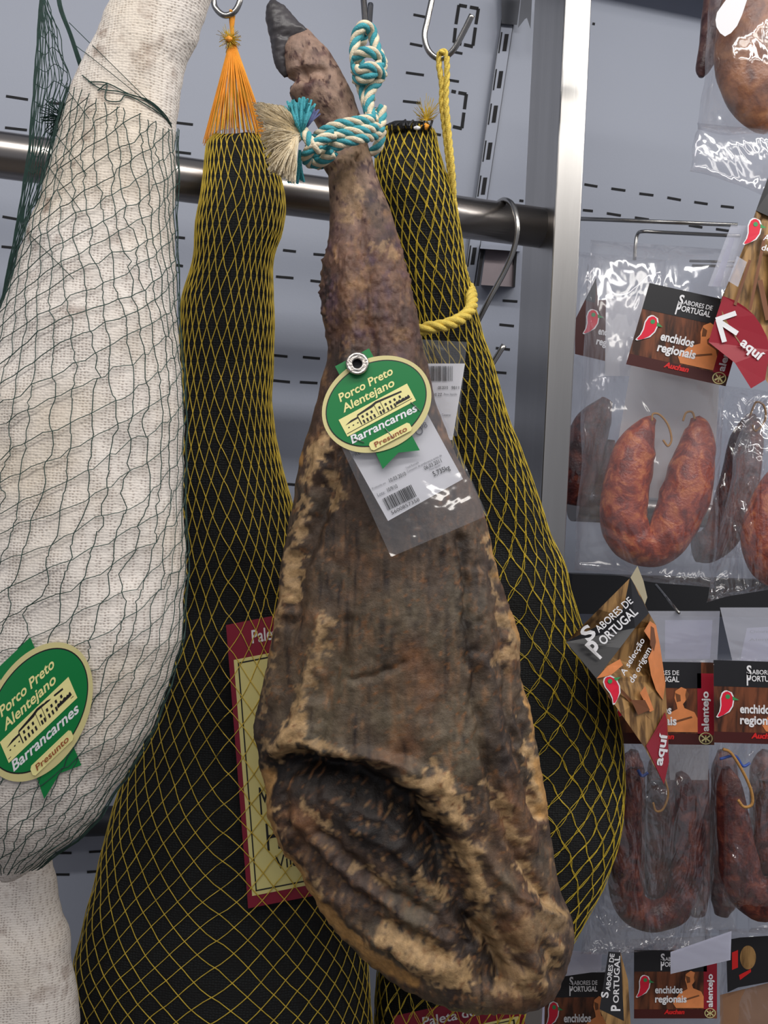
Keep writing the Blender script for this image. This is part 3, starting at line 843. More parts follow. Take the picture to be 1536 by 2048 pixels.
net('yellow_net', blackB, M['twine_yellow'], bl, 38, [(262, 32), (700, 34), (1200, 32), (1500, 28), (1800, 24), (2350, 22)], 268, 2330, 0.00042, 0.0011, 1, front_only=True, bvh=BLKBVH, over=[(440, 1215, 760, 1835, .8425)])
# orange gathered neck
mb = MB()
for k in range(34):
    a = math.pi * 2 * k / 34
    L0, R0 = 424, 516
    top = P(464 + 2.5 * math.cos(a), 78, .858 - .0015 * math.sin(a))
    ytop = 290 - 22 * math.sin(math.pi * (0.5 + 0.5 * math.cos(a + math.pi)) )
    bot = blackB.pt(a + .05, max(268, ytop), 0.002)
    mid = top.lerp(bot, .55) + XC * (random.random() - .5) * .002
    mb.tube([top, mid, bot], [.00065, .0005, .00045], 4, caps=False)
    bot2 = blackB.pt(a - .12, max(268, ytop), 0.004); mb.tube([top, bot2], [.00065, .0004], 4, caps=False)
mb.tube(pixpath([(463,20,.848),(462,36,.852),(464,60,.856),(465,84,.858)], 4), .0019, 8)
mb.tube(pixpath([(468,24,.852),(466,46,.854),(463,66,.857)], 4), .0014, 8)
mb.build('net_neck', M['twine_orange'], bl)
mb = MB()
for k in range(30):
    a = math.pi * 2 * k / 30 + .08
    top = P(464 + 2 * math.cos(a), 150, .858) + XC * (math.cos(a) * .0075); b0 = blackB.pt(a, 275, 0.003)
    mb.tube([top, top.lerp(b0, .5) + XC * (random.random() - .5) * .0015, b0], .0004, 4, caps=False)
mb.build('net_neck_fringe', M['twine_yellow'], bl)
def fuzz(name, x, y, d, rad, n, m, parent, seed, up=0.0, r=.00022):
    rr = random.Random(seed); mb = MB()
    for _ in range(n):
        a = rr.random() * 6.28; b = rr.uniform(-1, 1); L = rad * rr.uniform(.4, 1)
        e = P(x, y, d) + XC * (math.cos(a) * L) + YC * (math.sin(a) * L + up * L) + FW * (b * L * .6)
        mdl = P(x, y, d).lerp(e, .5) + XC * rr.uniform(-.1, .1) * rad + YC * rr.uniform(-.1, .1) * rad
        mb.tube([P(x, y, d), mdl, e], r, 3, caps=False)
    return mb.build(name, m, parent)
fuzz('net_knot_tuft', 458, 78, .853, .011, 130, M['twine_yellow'], bl, 4)
mb = MB(); s0 = P(458, 78, .852)
mb.tube([s0 - XC * .003, s0, s0 + XC * .003], [.001, .0028, .001], 10); mb.build('net_knot', M['twine_orange'], bl)
mb = MB(); mb.tube(pixpath([(416,280,.862),(419,292,.858),(412,304,.858),(417,316,.858),(411,325,.858)], 4), .0009, 6); mb.build('loose_thread', M['black'], bl)

# ---------------- right black ham
BRK = [(247,786,812),(251,774,850),(258,768,858),(270,764,864),(300,760,869),(340,757,884),(390,757,904),(461,770,917),(527,790,927),(566,800,939),(625,820,948),(680,835,962),(726,850,981),(787,868,1001),(852,880,1022),(893,888,1039),(1017,900,1080),
 (1083,905,1103),(1138,905,1127),(1180,900,1139),(1245,895,1163),(1310,885,1192),(1427,870,1238),(1480,860,1248),(1516,850,1252),(1575,840,1253),(1648,830,1243),(1693,820,1230),(1767,800,1200),(1803,790,1180),(1850,775,1156),(1898,762,1128),(1950,752,1080),(2000,748,1050),(2060,750,1036),(2200,780,1020),(2300,860,960)]
brB = Body(BRK, lambda y: .905 + min(1, max(0, y - 400) / 700) * .045, [(247, .8), (600, .7), (1000, .55), (1500, .30), (2300, .45)], frange(247, 2300, 14), 96, 2.3)
bb = thing('wrapped_ham', 'black cloth ham in yellow net, right of the bare ham, tied with yellow rope', 'wrapped ham', P(900, 2300, .95))
_, BRBVH = body_mesh('cloth_cover', brB, M['blackcloth'], bb, lambda px, py, a, fr: (fbm(px / 90, py / 140, 14, 2) - .5) * 0.008)
net('yellow_net', brB, M['twine_olive'], bb, 28, [(247, 18), (450, 24), (900, 33), (1300, 34), (1900, 29), (2300, 28)], 262, 2290, 0.00034, 0.0011, 2, double=True, phase=.1, front_only=True, bvh=BRBVH, over=[(770, 1970, 1050, 2200, .862)])
fuzz('net_knot_tuft', 853, 240, .885, .013, 110, M['twine_yellow'], bb, 6, up=.8)
mb = MB(); s0 = P(851, 253, .882); mb.tube([s0 - XC * .004, s0, s0 + XC * .004], [.001, .0032, .001], 10); mb.build('net_knot', M['twine_orange'], bb)
mb = MB(); s0 = P(834, 256, .878); mb.tube([s0 - XC * .003, s0, s0 + XC * .003], [.001, .0022, .001], 8); mb.build('white_clip', M['paper'], bb)
mb = MB()
for k in range(12):
    x = 780 + k * 7; mb.tube(pixpath([(x, 262, .885), (x + random.uniform(-5, 5), 252, .88), (x + random.uniform(-8, 8), 243 + random.uniform(-3, 6), .885)], 3), .0012, 5)
mb.build('cloth_fringe', M['black'], bb)

# ---------------- white ham on the left
WHT = [(-60,262,432),(0,237,415),(40,217,406),(87,197,394),(133,173,373),(187,147,356),(227,133,349),(260,121,347),(300,110,348),(360,93,350),(427,80,350),(477,60,350),(550,33,350),(600,13,350),(650,-8,354),(700,-24,358),(780,-48,363),(850,-66,367),
 (950,-88,370),(1050,-104,369),(1100,-112,368),(1160,-118,366),(1220,-120,363),(1276,-120,358),(1331,-118,343),(1415,-112,315),(1460,-105,298),(1498,-98,278),(1558,-85,250),(1628,-62,204),(1679,-40,162),(1720,-22,106),(1745,-12,70),(1765,0,30)]
whB = Body(WHT, .70, [(-60, .8), (300, .75), (900, .6), (1400, .62), (1765, .8)], frange(-60, 1765, 8), 150, 2.1)
wh = thing('wrapped_ham', 'big white knit cloth ham in dark green net at the left edge', 'wrapped ham', P(20, 1765, .70))
_, WHBVH = body_mesh('cloth_cover', whB, M['whitecloth'], wh,
    lambda px, py, a, fr: (fbm(px / 130, py / 170, 16) - .5) * 0.010 + (fbm(px / 25, py / 9, 17) - .5) * 0.0012 + .002 * np.exp(-((px - (215 - (py - 0) * .42)) / 9) ** 2) * (py < 500),
    stain=lambda px, py: np.clip(.12 + 1.1 * np.exp(-(polydist(px, py, [(250, 50), (190, 150), (160, 220), (120, 350), (70, 500)]) / 38) ** 2) + .8 * np.exp(-(polydist(px, py, [(260, 60), (330, 120)]) / 45) ** 2) + .6 * np.exp(-(polydist(px, py, [(230, 510), (250, 600), (160, 640)]) / 40) ** 2), 0, 1))
# dark green net: one steep family, one rising to the right
def green_net():
    mb = MB(); off = .0022
    start = lambda x: 168 + (x - 140) * .40
    def strand(tf, ya, yb, r=.00034):
        pts = []; ph = random.random() * 9
        for y in frange(ya, yb, 10):
            t = tf(y)
            t += .035 * (vnoise(np.array([ph * 4.0]), np.array([y / 50.0]), 5)[0] - .5) * 2
            if math.sin(t) < -.3:
                if len(pts) > 1: mb.tube(pts, r, 4, caps=False)
                pts = []; continue
            p = hug(WHBVH, whB.pt(t, y, .02), off); q = proj(p)
            if q[1] < start(q[0]): continue
            pts.append(p)
        if len(pts) > 1: mb.tube(pts, r, 4, caps=False)
    sst = lambda a: max(0.0, min(1.0, a)) ** 2 * (3 - 2 * max(0.0, min(1.0, a)))
    NA, NB = 40, 15
    for k in range(NA):
        t0 = 2 * math.pi * k / NA
        if 2.2 < t0 % (2 * math.pi) < 3.6 and k % 2: continue
        dr = .85 if t0 < 2.3 or t0 > 5 else .1
        strand(lambda y: t0 + (1 - sst((y - 150) / 650)) * dr + max(0, y - 1000) / 650 * .55, 150, 1756)
    def tb(y):      # accumulated turn of the rising family
        return -(max(0, min(y, 700) - 150) * .0095 + max(0, min(y, 1200) - 700) * .0078 + max(0, y - 1200) * .0066)
    for k in range(NB):
        t0 = 2 * math.pi * k / NB
        strand(lambda y: (t0 - tb(y) - 8.0 + 3.0) % (2 * math.pi) if True else 0, 150, 1756)
    def onham(x, y, o=.0012):
        h = WHBVH.ray_cast(CAM, (P(x, y, 1) - CAM).normalized())
        return h[0] - FW * o if h[0] else P(x, y, .69)
    for cur in ([(165,152),(200,178),(240,185),(290,200),(320,222),(343,252)], [(178,165),(215,168),(260,190),(300,203),(332,232),(344,256)], [(196,183),(215,170),(212,200),(240,204),(255,192),(300,215),(336,240)]):
        mb.tube([onham(x, y) for x, y in smooth_path(cur, 6)], .00042, 5, caps=False)
    rr = random.Random(3)
    lt = [(-60, 84), (0, 80), (150, 69), (300, 57), (450, 33), (600, 3), (800, -30)]
    rt = [(-60, 100), (0, 96), (150, 140), (300, 108), (450, 66), (600, 12), (800, -20)]
    for k in range(24):
        f = (k / 23) ** 2.0; ph = rr.random() * 6; pts = []
        for y in range(-60, 800, 20):
            a = interp(lt, y)[0]; b = interp(rt, y)[0]
            pts.append(P(a + (b - a) * f + math.sin(y / 16.0 + ph) * (1 + 3.5 * f), y, .70))
        mb.tube(pts, .00034, 4, caps=False)
    for k in range(9):
        mb.tube(pixpath([(110 + k * .8, -60, .69), (116 + k * .9, 10, .69), (138 + k * .8, 70, .692), (158 + k, 132, .695), (166 + k, 150, .70)], 5), .0004, 4, caps=False)
    for k in range(10):
        y = 30 + k * 34; a = interp(lt, y)[0]; b = interp(rt, y)[0]
        mb.tube(pixpath([(a, y, .70), (a + (b-a)*.35, y + 12, .70), (a + (b-a)*.6, y - 4, .70), (b, y + 14, .70)], 3), .0003, 4, caps=False)
    for (xa, ya, xb, yb) in ((138, 45, 345, 250), (150, 90, 300, 210), (120, 160, 180, 240), (105, 260, 175, 350), (95, 330, 165, 425), (60, 470, 150, 560)):
        mb.tube([onham(xa + (xb - xa) * i / 20, ya + (yb - ya) * i / 20, .002) for i in range(21)], .00026, 4, caps=False)
    return mb.build('green_net', M['twine_green'], wh)
green_net()
fuzz('net_clump', 128, 235, .70, .017, 120, M['twine_green'], wh, 9, r=.0004)

# ---------------- lower white ham
LOW = [(1640,-150,60),(1700,-160,98),(1750,-165,112),(1800,-168,119),(1880,-170,136),(1950,-170,150),(2048,-168,156),(2150,-150,150),(2250,-100,100)]
lowB = Body(LOW, .80, [(1640, .5), (2250, .5)], frange(1640, 2250, 12), 80, 2.1)
lw_ = thing('wrapped_ham', 'white cloth wrapped ham in the bottom left corner, below the netted white ham', 'wrapped ham', P(0, 2250, .80))
body_mesh('cloth_cover', lowB, M['whitecloth'], lw_, lambda px, py, a, fr: (fbm(px / 60, py / 60, 18) - .5) * 0.006, stain=lambda px, py: np.full(px.shape, .5))

# ================================================================== ROPES
def twisted(paths, R, pitch, mats, parent, names, nst=3, sr=None, jitter=0.0):
    """paths: list of 3D point lists; mats cycles over strands; one mesh per material"""
    mbs = [MB() for _ in mats]
    for path in paths:
        acc = 0.0; T0 = None; nrm = Vector((0, -1, .2)); st = [[] for _ in range(nst)]
        for i, p in enumerate(path):
            a = path[max(0, i-1)]; b = path[min(len(path)-1, i+1)]; t = (b - a).normalized()
            nrm = (nrm - t * nrm.dot(t)); nrm = nrm.normalized() if nrm.length > 1e-6 else t.orthogonal().normalized()
            bn = t.cross(nrm)
            if i: acc += (p - path[i-1]).length
            for k in range(nst):
                an = 2 * math.pi * (acc / pitch + k / nst)
                st[k].append(p + (nrm * math.cos(an) + bn * math.sin(an)) * R * .52)
        for k in range(nst):
            mbs[k % len(mats)].tube(st[k], sr or R * .56, 7)
    return [mb.build(nm, m, parent, smooth=True) for mb, nm, m in zip(mbs, names, mats)]

def dens(pts, n=14): return pixpath(pts, n)
rp = thing('rope', 'turquoise and cream braided rope with frayed end around the bare ham shank', 'rope', P(620, 370, .75))
paths = [
 dens([(741,232,.762),(728,190,.768),(716,150,.770),(709,110,.772),(712,75,.772),(722,55,.77),(735,53,.772),(745,66,.777),(752,95,.777),(764,125,.775),(760,155,.77),(742,180,.766),(738,215,.762),(748,245,.762)]),
 dens([(741,200,.782),(735,170,.782),(722,140,.782),(718,100,.786),(728,72,.788)]),
 dens([(713,118,.766),(722,106,.760),(740,104,.758),(757,112,.763),(766,128,.77)]),
 dens([(710,138,.766),(722,142,.758),(738,134,.755),(755,140,.760),(765,152,.77)]),
 dens([(712,158,.770),(726,158,.760),(742,150,.758),(760,128,.765)]),
 # turns round the ankle
 dens([(752,226,.79),(742,238,.760),(715,243,.749),(680,250,.747),(650,262,.750),(628,280,.76),(620,300,.775),(632,310,.80),(690,285,.83),(740,255,.83),(762,240,.81)]),
 dens([(762,240,.80),(750,254,.763),(718,262,.749),(685,268,.747),(650,282,.752),(625,298,.76),(612,310,.776)]),
 dens([(763,215,.775),(762,245,.772),(752,268,.766),(720,277,.750),(690,285,.748),(660,297,.752),(636,312,.760),(622,322,.775),(640,330,.80)]),
 dens([(763,262,.785),(757,290,.785),(744,308,.79)]),
 dens([(668,268,.742),(640,282,.740),(620,300,.742),(612,316,.752),(622,326,.762),(645,322,.756),(668,305,.748)]),
 dens([(606,262,.748),(616,276,.742),(626,292,.740),(640,300,.742)]),
]
twisted(paths, .0042, .026, [M['rope_blue'], M['rope_cream']], rp, ['turquoise_strand', 'cream_strand'], nst=4, sr=.0023)
def fray(name, m, ends, x, y, d, n, seed, r=.00035, wav=.002):
    rr = random.Random(seed); mb = MB()
    for _ in range(n):
        (xa, ya, xb, yb) = ends; u = rr.random(); v = rr.uniform(.75, 1.05)
        ex = x + (xa + (xb - xa) * u - x) * v; ey = y + (ya + (yb - ya) * u - y) * v; dz = rr.uniform(-.016, .012)
        sx = x + rr.uniform(-3, 3); sy = y + rr.uniform(-8, 8)
        bow = rr.uniform(-14, 2)
        mb.tube(pixpath([(sx, sy, d), (sx * .6 + ex * .4, sy * .6 + ey * .4 + bow * .6, d + dz * .5 - .004), (sx * .25 + ex * .75 + rr.uniform(-3, 3), sy * .25 + ey * .75 + bow * .6, d + dz), (ex, ey, d + dz)], 4), r, 3, caps=False)
    return mb.build(name, m, rp)
fray('cream_fray', M['rope_cream'], (508, 206, 540, 350), 602, 270, .745, 330, 1, .00042)
fray('cream_fray', M['rope_cream'], (536, 338, 592, 366), 594, 280, .738, 260, 2, .00042)
fray('cream_fray', M['rope_cream'], (512, 205, 568, 212), 598, 262, .748, 150, 7, .00042)
mb = MB()
rr = random.Random(5)
for k in range(26):
    u = k / 25; ex = 570 + 60 * u; ey = 212 - 12 * math.sin(u * 3) + rr.uniform(-6, 6)
    mb.tube(pixpath([(604, 270, .745), (600 + (ex - 600) * .5, 240, .742 + rr.uniform(-.006, .006)), (ex, ey, .748 + rr.uniform(-.01, .01))], 5), .0010, 5)
for k in range(9):
    ex = 572 + 36 * k / 8
    mb.tube(pixpath([(600, 300, .748), (594 + k, 335, .752), (ex, 362 + rr.uniform(-5, 6), .758)], 5), .0011, 5)
mb.build('turquoise_fray', M['rope_blue'], rp)
mb = MB()
for k in range(14):
    u = k / 13; mb.tube(pixpath([(608, 262, .748), (618 + 6 * u, 242, .745), (612 + 28 * u, 216 + 8 * u + rr.uniform(-4, 4), .75)], 5), .0007, 5)
mb.build('violet_fray', M['fibre_violet'], rp)

ry = thing('rope', 'yellow rope looped from the hook around the right black ham', 'rope', P(890, 670, .85))
paths = [dens([(879,104,.878),(878,130,.88),(884,170,.882),(884,210,.885),(890,260,.888),(897,320,.89),(905,380,.895),(912,430,.905),(920,500,.935),(932,550,.935),(940,578,.915)]),
         dens([(879,104,.876),(892,108,.876),(894,150,.878),(892,200,.881),(897,260,.884),(903,320,.886),(907,380,.893),(908,430,.91)])]
twisted(paths, .0027, .022, [M['rope_yellow']], ry, ['hanging_strand'], nst=3)
ringp = dens([(936,572,.93),(943,592,.90),(941,618,.882),(920,638,.868),(890,650,.86),(860,655,.857),(835,660,.862),(812,655,.885)])
twisted([ringp], .0055, .030, [M['rope_yellow']], ry, ['loop_strand'], nst=3)

# ================================================================== BADGES AND TAGS
def oval_badge(root, A, S, off0, rivet=True, th=.0006, g=.00025):
    polys2d('ribbon', [[(-38, -106), (39, -106), (39, -60), (-38, -60)]], M['green'], S, root, A, off0, .0005)
    polys2d('ribbon', [[(-46, 70), (33, 70), (33, 122), (-7, 106), (-50, 120)]], M['green'], S, root, A, off0, .0005)
    o1 = off0 + .0007
    rim = disc2d('oval_card', 0, 0, 114, 92, M['rimcream'], S, root, A, o1, th)
    o2 = o1 + th + g
    disc2d('black_outline', 0, -2, 106, 81, M['ink'], S, rim, A, o2)
    disc2d('green_field', 0, -2, 104, 79, M['green'], S, rim, A, o2 + g)
    o3 = o2 + 2 * g
    pic = grid2d('picture_panel', [(-82, -8), (73, -8), (73, 30), (-82, 30)], M['cream'], S, rim, A, o3, .0001, 8, 3)
    o4 = o3 + .0001 + g
    pl = [[(-46, 3), (-44, 0), (-10, -4), (0, -6), (56, -1), (56, 2), (0, -2), (-10, 1)], [(-75, 8), (-60, 4), (-44, 4), (-44, 7)],
          [(-80, 24), (68, 22.5), (68, 23.4), (-80, 25)], [(-46, 3), (-44, 3), (-44, 22), (-46, 22)], [(-6, -3), (-5, -3), (-5, 21), (-6, 21)], [(8, -3), (9, -3), (9, 20), (8, 20)]]
    for x in (-38, -28, -18, -8 + 8, 14, 24, 34, 46): pl.append([(x, 6), (x + 4, 6), (x + 4, 11), (x, 11)])
    for x in (-40, -32, -24, -16, -2, 4, 14, 22, 30): pl.append([(x, 15), (x + 3.5, 15), (x + 3.5, 22), (x, 22)])
    for x in (-72, -62, -52): pl.append([(x, 14), (x + 3, 14), (x + 3, 16), (x, 16)])
    for i in range(9): x = 34 + i * 3.4; pl.append([(x, 20), (x + 1, 15 - (i % 3)), (x + 4, 13 + (i % 2) * 2), (x + 5, 19)])
    polys2d('house_drawing', pl, M['ink'], S, pic, A, o4)
    mb = MB()
    text_into(mb, 'Porco Preto', (-62, -38), (58, -38), 16, S, A, o3, .02, .22)
    text_into(mb, 'Alentejano', (-66, -16), (50, -16), 16, S, A, o3, .02, .22)
    mb.build('cream_lettering', M['cream'], rim)
    mb = MB(); text_into(mb, 'Barrancarnes', (-80, 47), (66, 50), 16, S, A, o3, .022, .22); mb.build('white_lettering', M['whiteink'], rim)
    rr = [( -52 + 4, 61), (36, 61), (40, 65), (40, 75), (36, 79), (-52 + 4, 79), (-56 + 4, 75), (-56 + 4, 65)]
    pill = polys2d('name_plate', [rr], M['cream'], S, rim, A, o3 + g, .0002)
    mb = MB(); text_into(mb, 'Presunto', (-42, 75), (30, 75), 10, S, A, o3 + .0002 + 3 * g, .01, .1); mb.build('brown_lettering', M['brownink'], pill)
    # three small creases
    mb = MB()
    for a, b in (((62, 28), (70, 52)), ((-8, 50), (-10 + 8, 76)), ((-74, 38), (-58, 56))):
        q0 = A(*a); q1 = A(*b); mb.tube([S(q0[0], q0[1], o3 + .0006), S(q1[0], q1[1], o3 + .0006)], .0003, 5)
    if rivet: mb.build('staple', M['wire'], rim)
    if rivet:
        vs = []; F = []; n = 40
        prof = [(9, .0008), (9.5, .004), (12, .0048), (15, .0040), (18, .0044), (21, .0046), (23, .003), (23.5, .0004)]
        q0 = A(4, -90)
        for r_, h_ in prof:
            for k in range(n):
                t = 2 * math.pi * k / n; vs.append(S(q0[0] + r_ * math.cos(t), q0[1] + r_ * math.sin(t), o3 + h_))
        for i in range(len(prof) - 1):
            for k in range(n):
                k2 = (k + 1) % n; F.append((i*n+k, (i+1)*n+k, (i+1)*n+k2, i*n+k2))
        rv = mk('rivet', vs, F, M['rivet'], root, smooth=True)
        disc2d('rivet_hole', q0[0], q0[1], 9.4, 9.4, M['slot'], S, rv, IDENT, o3 + .0009, 0, 2, 24)

TAGD = .716
tagS = flatmap(TAGD, 0.00002, -0.00004, 750, 800)
tg = thing('product_tag', 'green oval ham badge with metal rivet and price sleeve on the bare ham', 'tag', P(780, 1110, TAGD))
sleeveQ = [(664,852),(857,765),(975,1031),(782,1114)]
grid2d('clear_sleeve', sleeveQ, M['filmstiff'], lambda x, y, off=0: tagS(x, y, off + .002 * math.sin((x + y) / 60.0)), tg, IDENT, .006, .0012, 16, 20)
pp = grid2d('price_paper', [(676,862),(837,795),(926,958),(776,1042)], M['paper'], tagS, tg, IDENT, .003, .0002, 4, 4)
mb = MB()
pt = .0042
text_into(mb, '10.03.2010', (780,965), (813,950), 8, tagS, IDENT, pt, 0)
text_into(mb, '06.03.2011', (850,940), (884,924), 8, tagS, IDENT, pt, 0)
text_into(mb, '5,735kg', (868,953), (901,938), 10, tagS, IDENT, pt, .01)
text_into(mb, '10/9/10', (776,984), (796,975), 8, tagS, IDENT, pt, 0)
text_into(mb, '5600857358', (784,1029), (840,1001), 7, tagS, IDENT, pt, 0)
bars(mb, (776,1021), (834,992), 26, 26, tagS, IDENT, pt, 3)
mb.build('printed_text', M['ink'], pp)
mb = MB()
text_into(mb, 'Lote:', (756,993), (771,987), 7, tagS, IDENT, pt, 0)
text_into(mb, 'Produzido em', (745,979), (772,967), 4, tagS, IDENT, pt, 0)
text_into(mb, 'Total Retirada', (812,938), (838,926), 4, tagS, IDENT, pt, 0)
text_into(mb, 'Consumir de preferencia antes de', (815,945), (884,912), 4.5, tagS, IDENT, pt, 0)
text_into(mb, 'Peso liquido', (860,941), (882,931), 4, tagS, IDENT, pt, 0)
text_into(mb, 'PRE', (706,915), (722,908), 7, tagS, IDENT, pt, 0)
text_into(mb, '98', (842,860), (856,853), 11, tagS, IDENT, pt, 0)
mb.build('small_print', M['greyink'], pp)
disc2d('stamp_ring', 838, 862, 8, 8, M['greyink'], tagS, pp, IDENT, pt, 0, 1, 24, inner=.72)
a28 = math.radians(28)
oval_badge(tg, affine((753.3, 808.4), (math.cos(a28), -math.sin(a28)), (math.sin(a28), math.cos(a28))), tagS, .009)

wb = thing('product_tag', 'green oval ham badge under the net of the white ham', 'tag', P(80, 1600, .62))
whS = smoothmap(WHBVH, -30, 190, 1290, 1600)
oval_badge(wb, affine((76, 1424), (.885, -.843), (.473, 1.10)), whS, .0003, rivet=False, th=.0002, g=.00014)
qS = affine((76, 1424), (.885, -.843), (.473, 1.10))

# pale yellow and crimson card inside the left black net
cardS = flatmap(.846, .00002, 0, 600, 1500)
def paleta_card(root, A, S):
    c = grid2d('card', [(0, 0), (230, 0), (230, 568), (0, 568)], M['crimson'], S, root, A, 0, .0005, 8, 8)
    f = grid2d('yellow_field', [(10, 72), (220, 72), (220, 545), (10, 545)], M['cardyellow'], S, c, A, .0007, .0001, 6, 6)
    mb = MB(); o = .0011
    def line(x0, y0, x1, y1, w_=1.3):
        vs = []
        for x, y in ((x0-w_, y0-w_), (x1+w_, y0-w_), (x1+w_, y1+w_), (x0-w_, y1+w_)):
            q = A(x, y); vs.append(S(q[0], q[1], o))
        mb.add(vs, [(0, 1, 2, 3)])
    for k in (19,):
        line(k, 80, 230-k, 80); line(k, 536, 230-k, 536); line(k, 80, k, 536); line(230-k, 80, 230-k, 536)
    text_into(mb, 'Montanheira', (40, 388), (205, 388), 56, S, A, o, .0)
    text_into(mb, 'Herdade', (48, 462), (205, 462), 56, S, A, o, .0)
    text_into(mb, 'Vila Nova', (62, 502), (190, 502), 28, S, A, o, 0)
    mb.build('black_lettering', M['ink'], f)
    mb = MB(); text_into(mb, 'Paleta de Porco', (50, 46), (218, 46), 26, S, A, .0009, .015); mb.build('white_lettering', M['whiteink'], c)
pc = thing('product_card', 'crimson and yellow card inside the net of the left black ham', 'card', P(600, 1815, .81))
paleta_card(pc, affine((452, 1250), (.98, -.19), (.078, .998)), cardS)
pc2 = thing('product_card', 'crimson and yellow card at the bottom edge, under the bare ham tip', 'card', P(920, 2600, .86))
card2S = flatmap(.868)
paleta_card(pc2, affine((787, 2032), (1.11, -.235), (.08, .72)), card2S)
# second sleeve behind, on the right black ham
ps = thing('price_sleeve', 'clear price sleeve with barcode on the right black ham', 'tag', P(880, 870, .845))
S2 = flatmap(.842)
grid2d('clear_sleeve', [(800,676),(934,684),(915,872),(800,872)], M['filmstiff'], lambda x, y, off=0: S2(x, y, off + .002 * math.sin(x / 20.0)), ps, IDENT, .004, .001, 12, 12)
pp = grid2d('price_paper', [(800,727),(930,727),(905,880),(800,880)], M['paper'], S2, ps, IDENT, .001, .0002, 4, 4)
mb = MB(); bars(mb, (850,762), (906,762), 30, 26, S2, IDENT, .0022, 8)
text_into(mb, '08.2010', (876,778), (896,778), 6, S2, IDENT, .0022, 0); text_into(mb, '9811', (903,778), (918,778), 6, S2, IDENT, .0022, 0)
text_into(mb, '10 ZZ', (868,792), (884,792), 6, S2, IDENT, .0022, 0); mb.build('printed_text', M['ink'], pp)
mb = MB(); text_into(mb, 'Peso liquido', (888,790), (914,790), 4, S2, IDENT, .0022, 0); text_into(mb, 'Conservar', (884,832), (902,832), 5, S2, IDENT, .0022, 0); mb.build('small_print', M['greyink'], pp)

# ================================================================== SAUSAGE PACKETS
def sausage(name, pts, d, m, parent, seed=0, flat=.9, n=20):
    sp = smooth_path([(x, y, r) for x, y, r in pts], 7); mb = MB(); rr = np.random.RandomState(seed)
    cen = [P(x, y, d) for x, y, r in sp]; rad = [max(.001, r / FPX * d) for x, y, r in sp]
    T = [(cen[min(i+1, len(cen)-1)] - cen[max(i-1, 0)]).normalized() for i in range(len(cen))]
    vs = []
    for i, (c, r) in enumerate(zip(cen, rad)):
        t = T[i]; f = FW - t * FW.dot(t); f.normalize(); s = t.cross(f)
        for k in range(n):
            a = 2 * math.pi * k / n
            nz = vnoise(np.array([i * .28 + seed]), np.array([k / n * 6.0]), 2)[0] - .5 if True else 0
            rr_ = r * (1 + .13 * nz)
            vs.append(c + s * (math.cos(a) * rr_) + f * (math.sin(a) * rr_ * flat))
    F = [(i*n+k, i*n+(k+1) % n, (i+1)*n+(k+1) % n, (i+1)*n+k) for i in range(len(cen)-1) for k in range(n)]
    F.append(tuple(range(n))); e = (len(cen)-1)*n; F.append(tuple(e+k for k in range(n)))
    return mk(name, vs, F, m, parent, smooth=True)

def bag(name, quad, d, th, m, parent, seed=0, nu=22, nv=34, bottom=0, crease=.0022):
    """closed pillow of film: front and back sheets that meet at the sealed edges"""
    (x0, y0), (x1, y1), (x2, y2), (x3, y3) = quad
    fr = []; bk = []
    for j in range(nv + 1):
        for i in range(nu + 1):
            u = i / nu; v = j / nv
            x = (x0*(1-u)+x1*u)*(1-v) + (x3*(1-u)+x2*u)*v; y = (y0*(1-u)+y1*u)*(1-v) + (y3*(1-u)+y2*u)*v
            b = (max(0, math.sin(math.pi * u)) ** .38) * (max(0, math.sin(math.pi * v)) ** .35)
            nz = float(fbm(np.array([x / 26.0 + y / 90.0]), np.array([y / 45.0]), seed, 3)[0] - .5)
            e = float(vnoise(np.array([v * 7.0 + u * 3]), np.array([seed * 1.7]), 4)[0] - .5)
            xx = x + e * 9 * (abs(u - .5) > .45); yy = y + e * 14 * (v > .97)
            cr = nz * crease * 4
            fr.append(P(xx, yy, d - th * b - cr)); bk.append(P(xx, yy, d + th * b * .5 - cr + .0004))
    k = len(fr); W = nu + 1; F = []
    for j in range(nv):
        for i in range(nu):
            a = j*W+i; F.append((a, a+1, a+1+W, a+W)); F.append((a+k, a+W+k, a+1+W+k, a+1+k))
    ring = [i for i in range(W)] + [j*W+nu for j in range(1, nv+1)] + [nv*W+i for i in range(nu-1, -1, -1)] + [j*W for j in range(nv-1, 0, -1)]
    for a, b in zip(ring, ring[1:] + ring[:1]): F.append((a, a+k, b+k, b))
    return mk(name, fr + bk, F, m, parent, smooth=True)

BIRD = [(0, 0), (5, 2), (9, 8), (10.5, 14), (10, 24), (5, 34), (-3, 42), (-10, 46), (-13, 45), (-9, 36), (-8, 26), (-10, 14), (-8, 5), (-4, 1)]
def bird(S, root, A, o, sc, rot=0.0, off=.0006):
    c, s = math.cos(rot), math.sin(rot)
    tr = lambda pl, k=1.0: [(o[0] + (x * c - y * s) * sc * k, o[1] + (x * s + y * c) * sc * k) for x, y in pl]
    edge = [(x * 1.0 + (2.2 if x > 0 else -2.2), (y - 20) * 1.08 + 20) for x, y in BIRD]
    lg = polys2d('bird_logo', [tr(edge)], M['whiteink'], S, root, A, off)
    polys2d('red_body', [tr(BIRD)], M['birdred'], S, lg, A, off + .0002)
    polys2d('beak', [tr([(9, 7), (21, 12), (10, 14)])], M['birdgreen'], S, lg, A, off + .0003)
    q = tr([(1, 9)])[0]
    disc2d('eye', q[0], q[1], 4 * sc, 4 * sc, M['birdgreen'], S, lg, A, off + .0004, 0, 1, 16)
    return lg

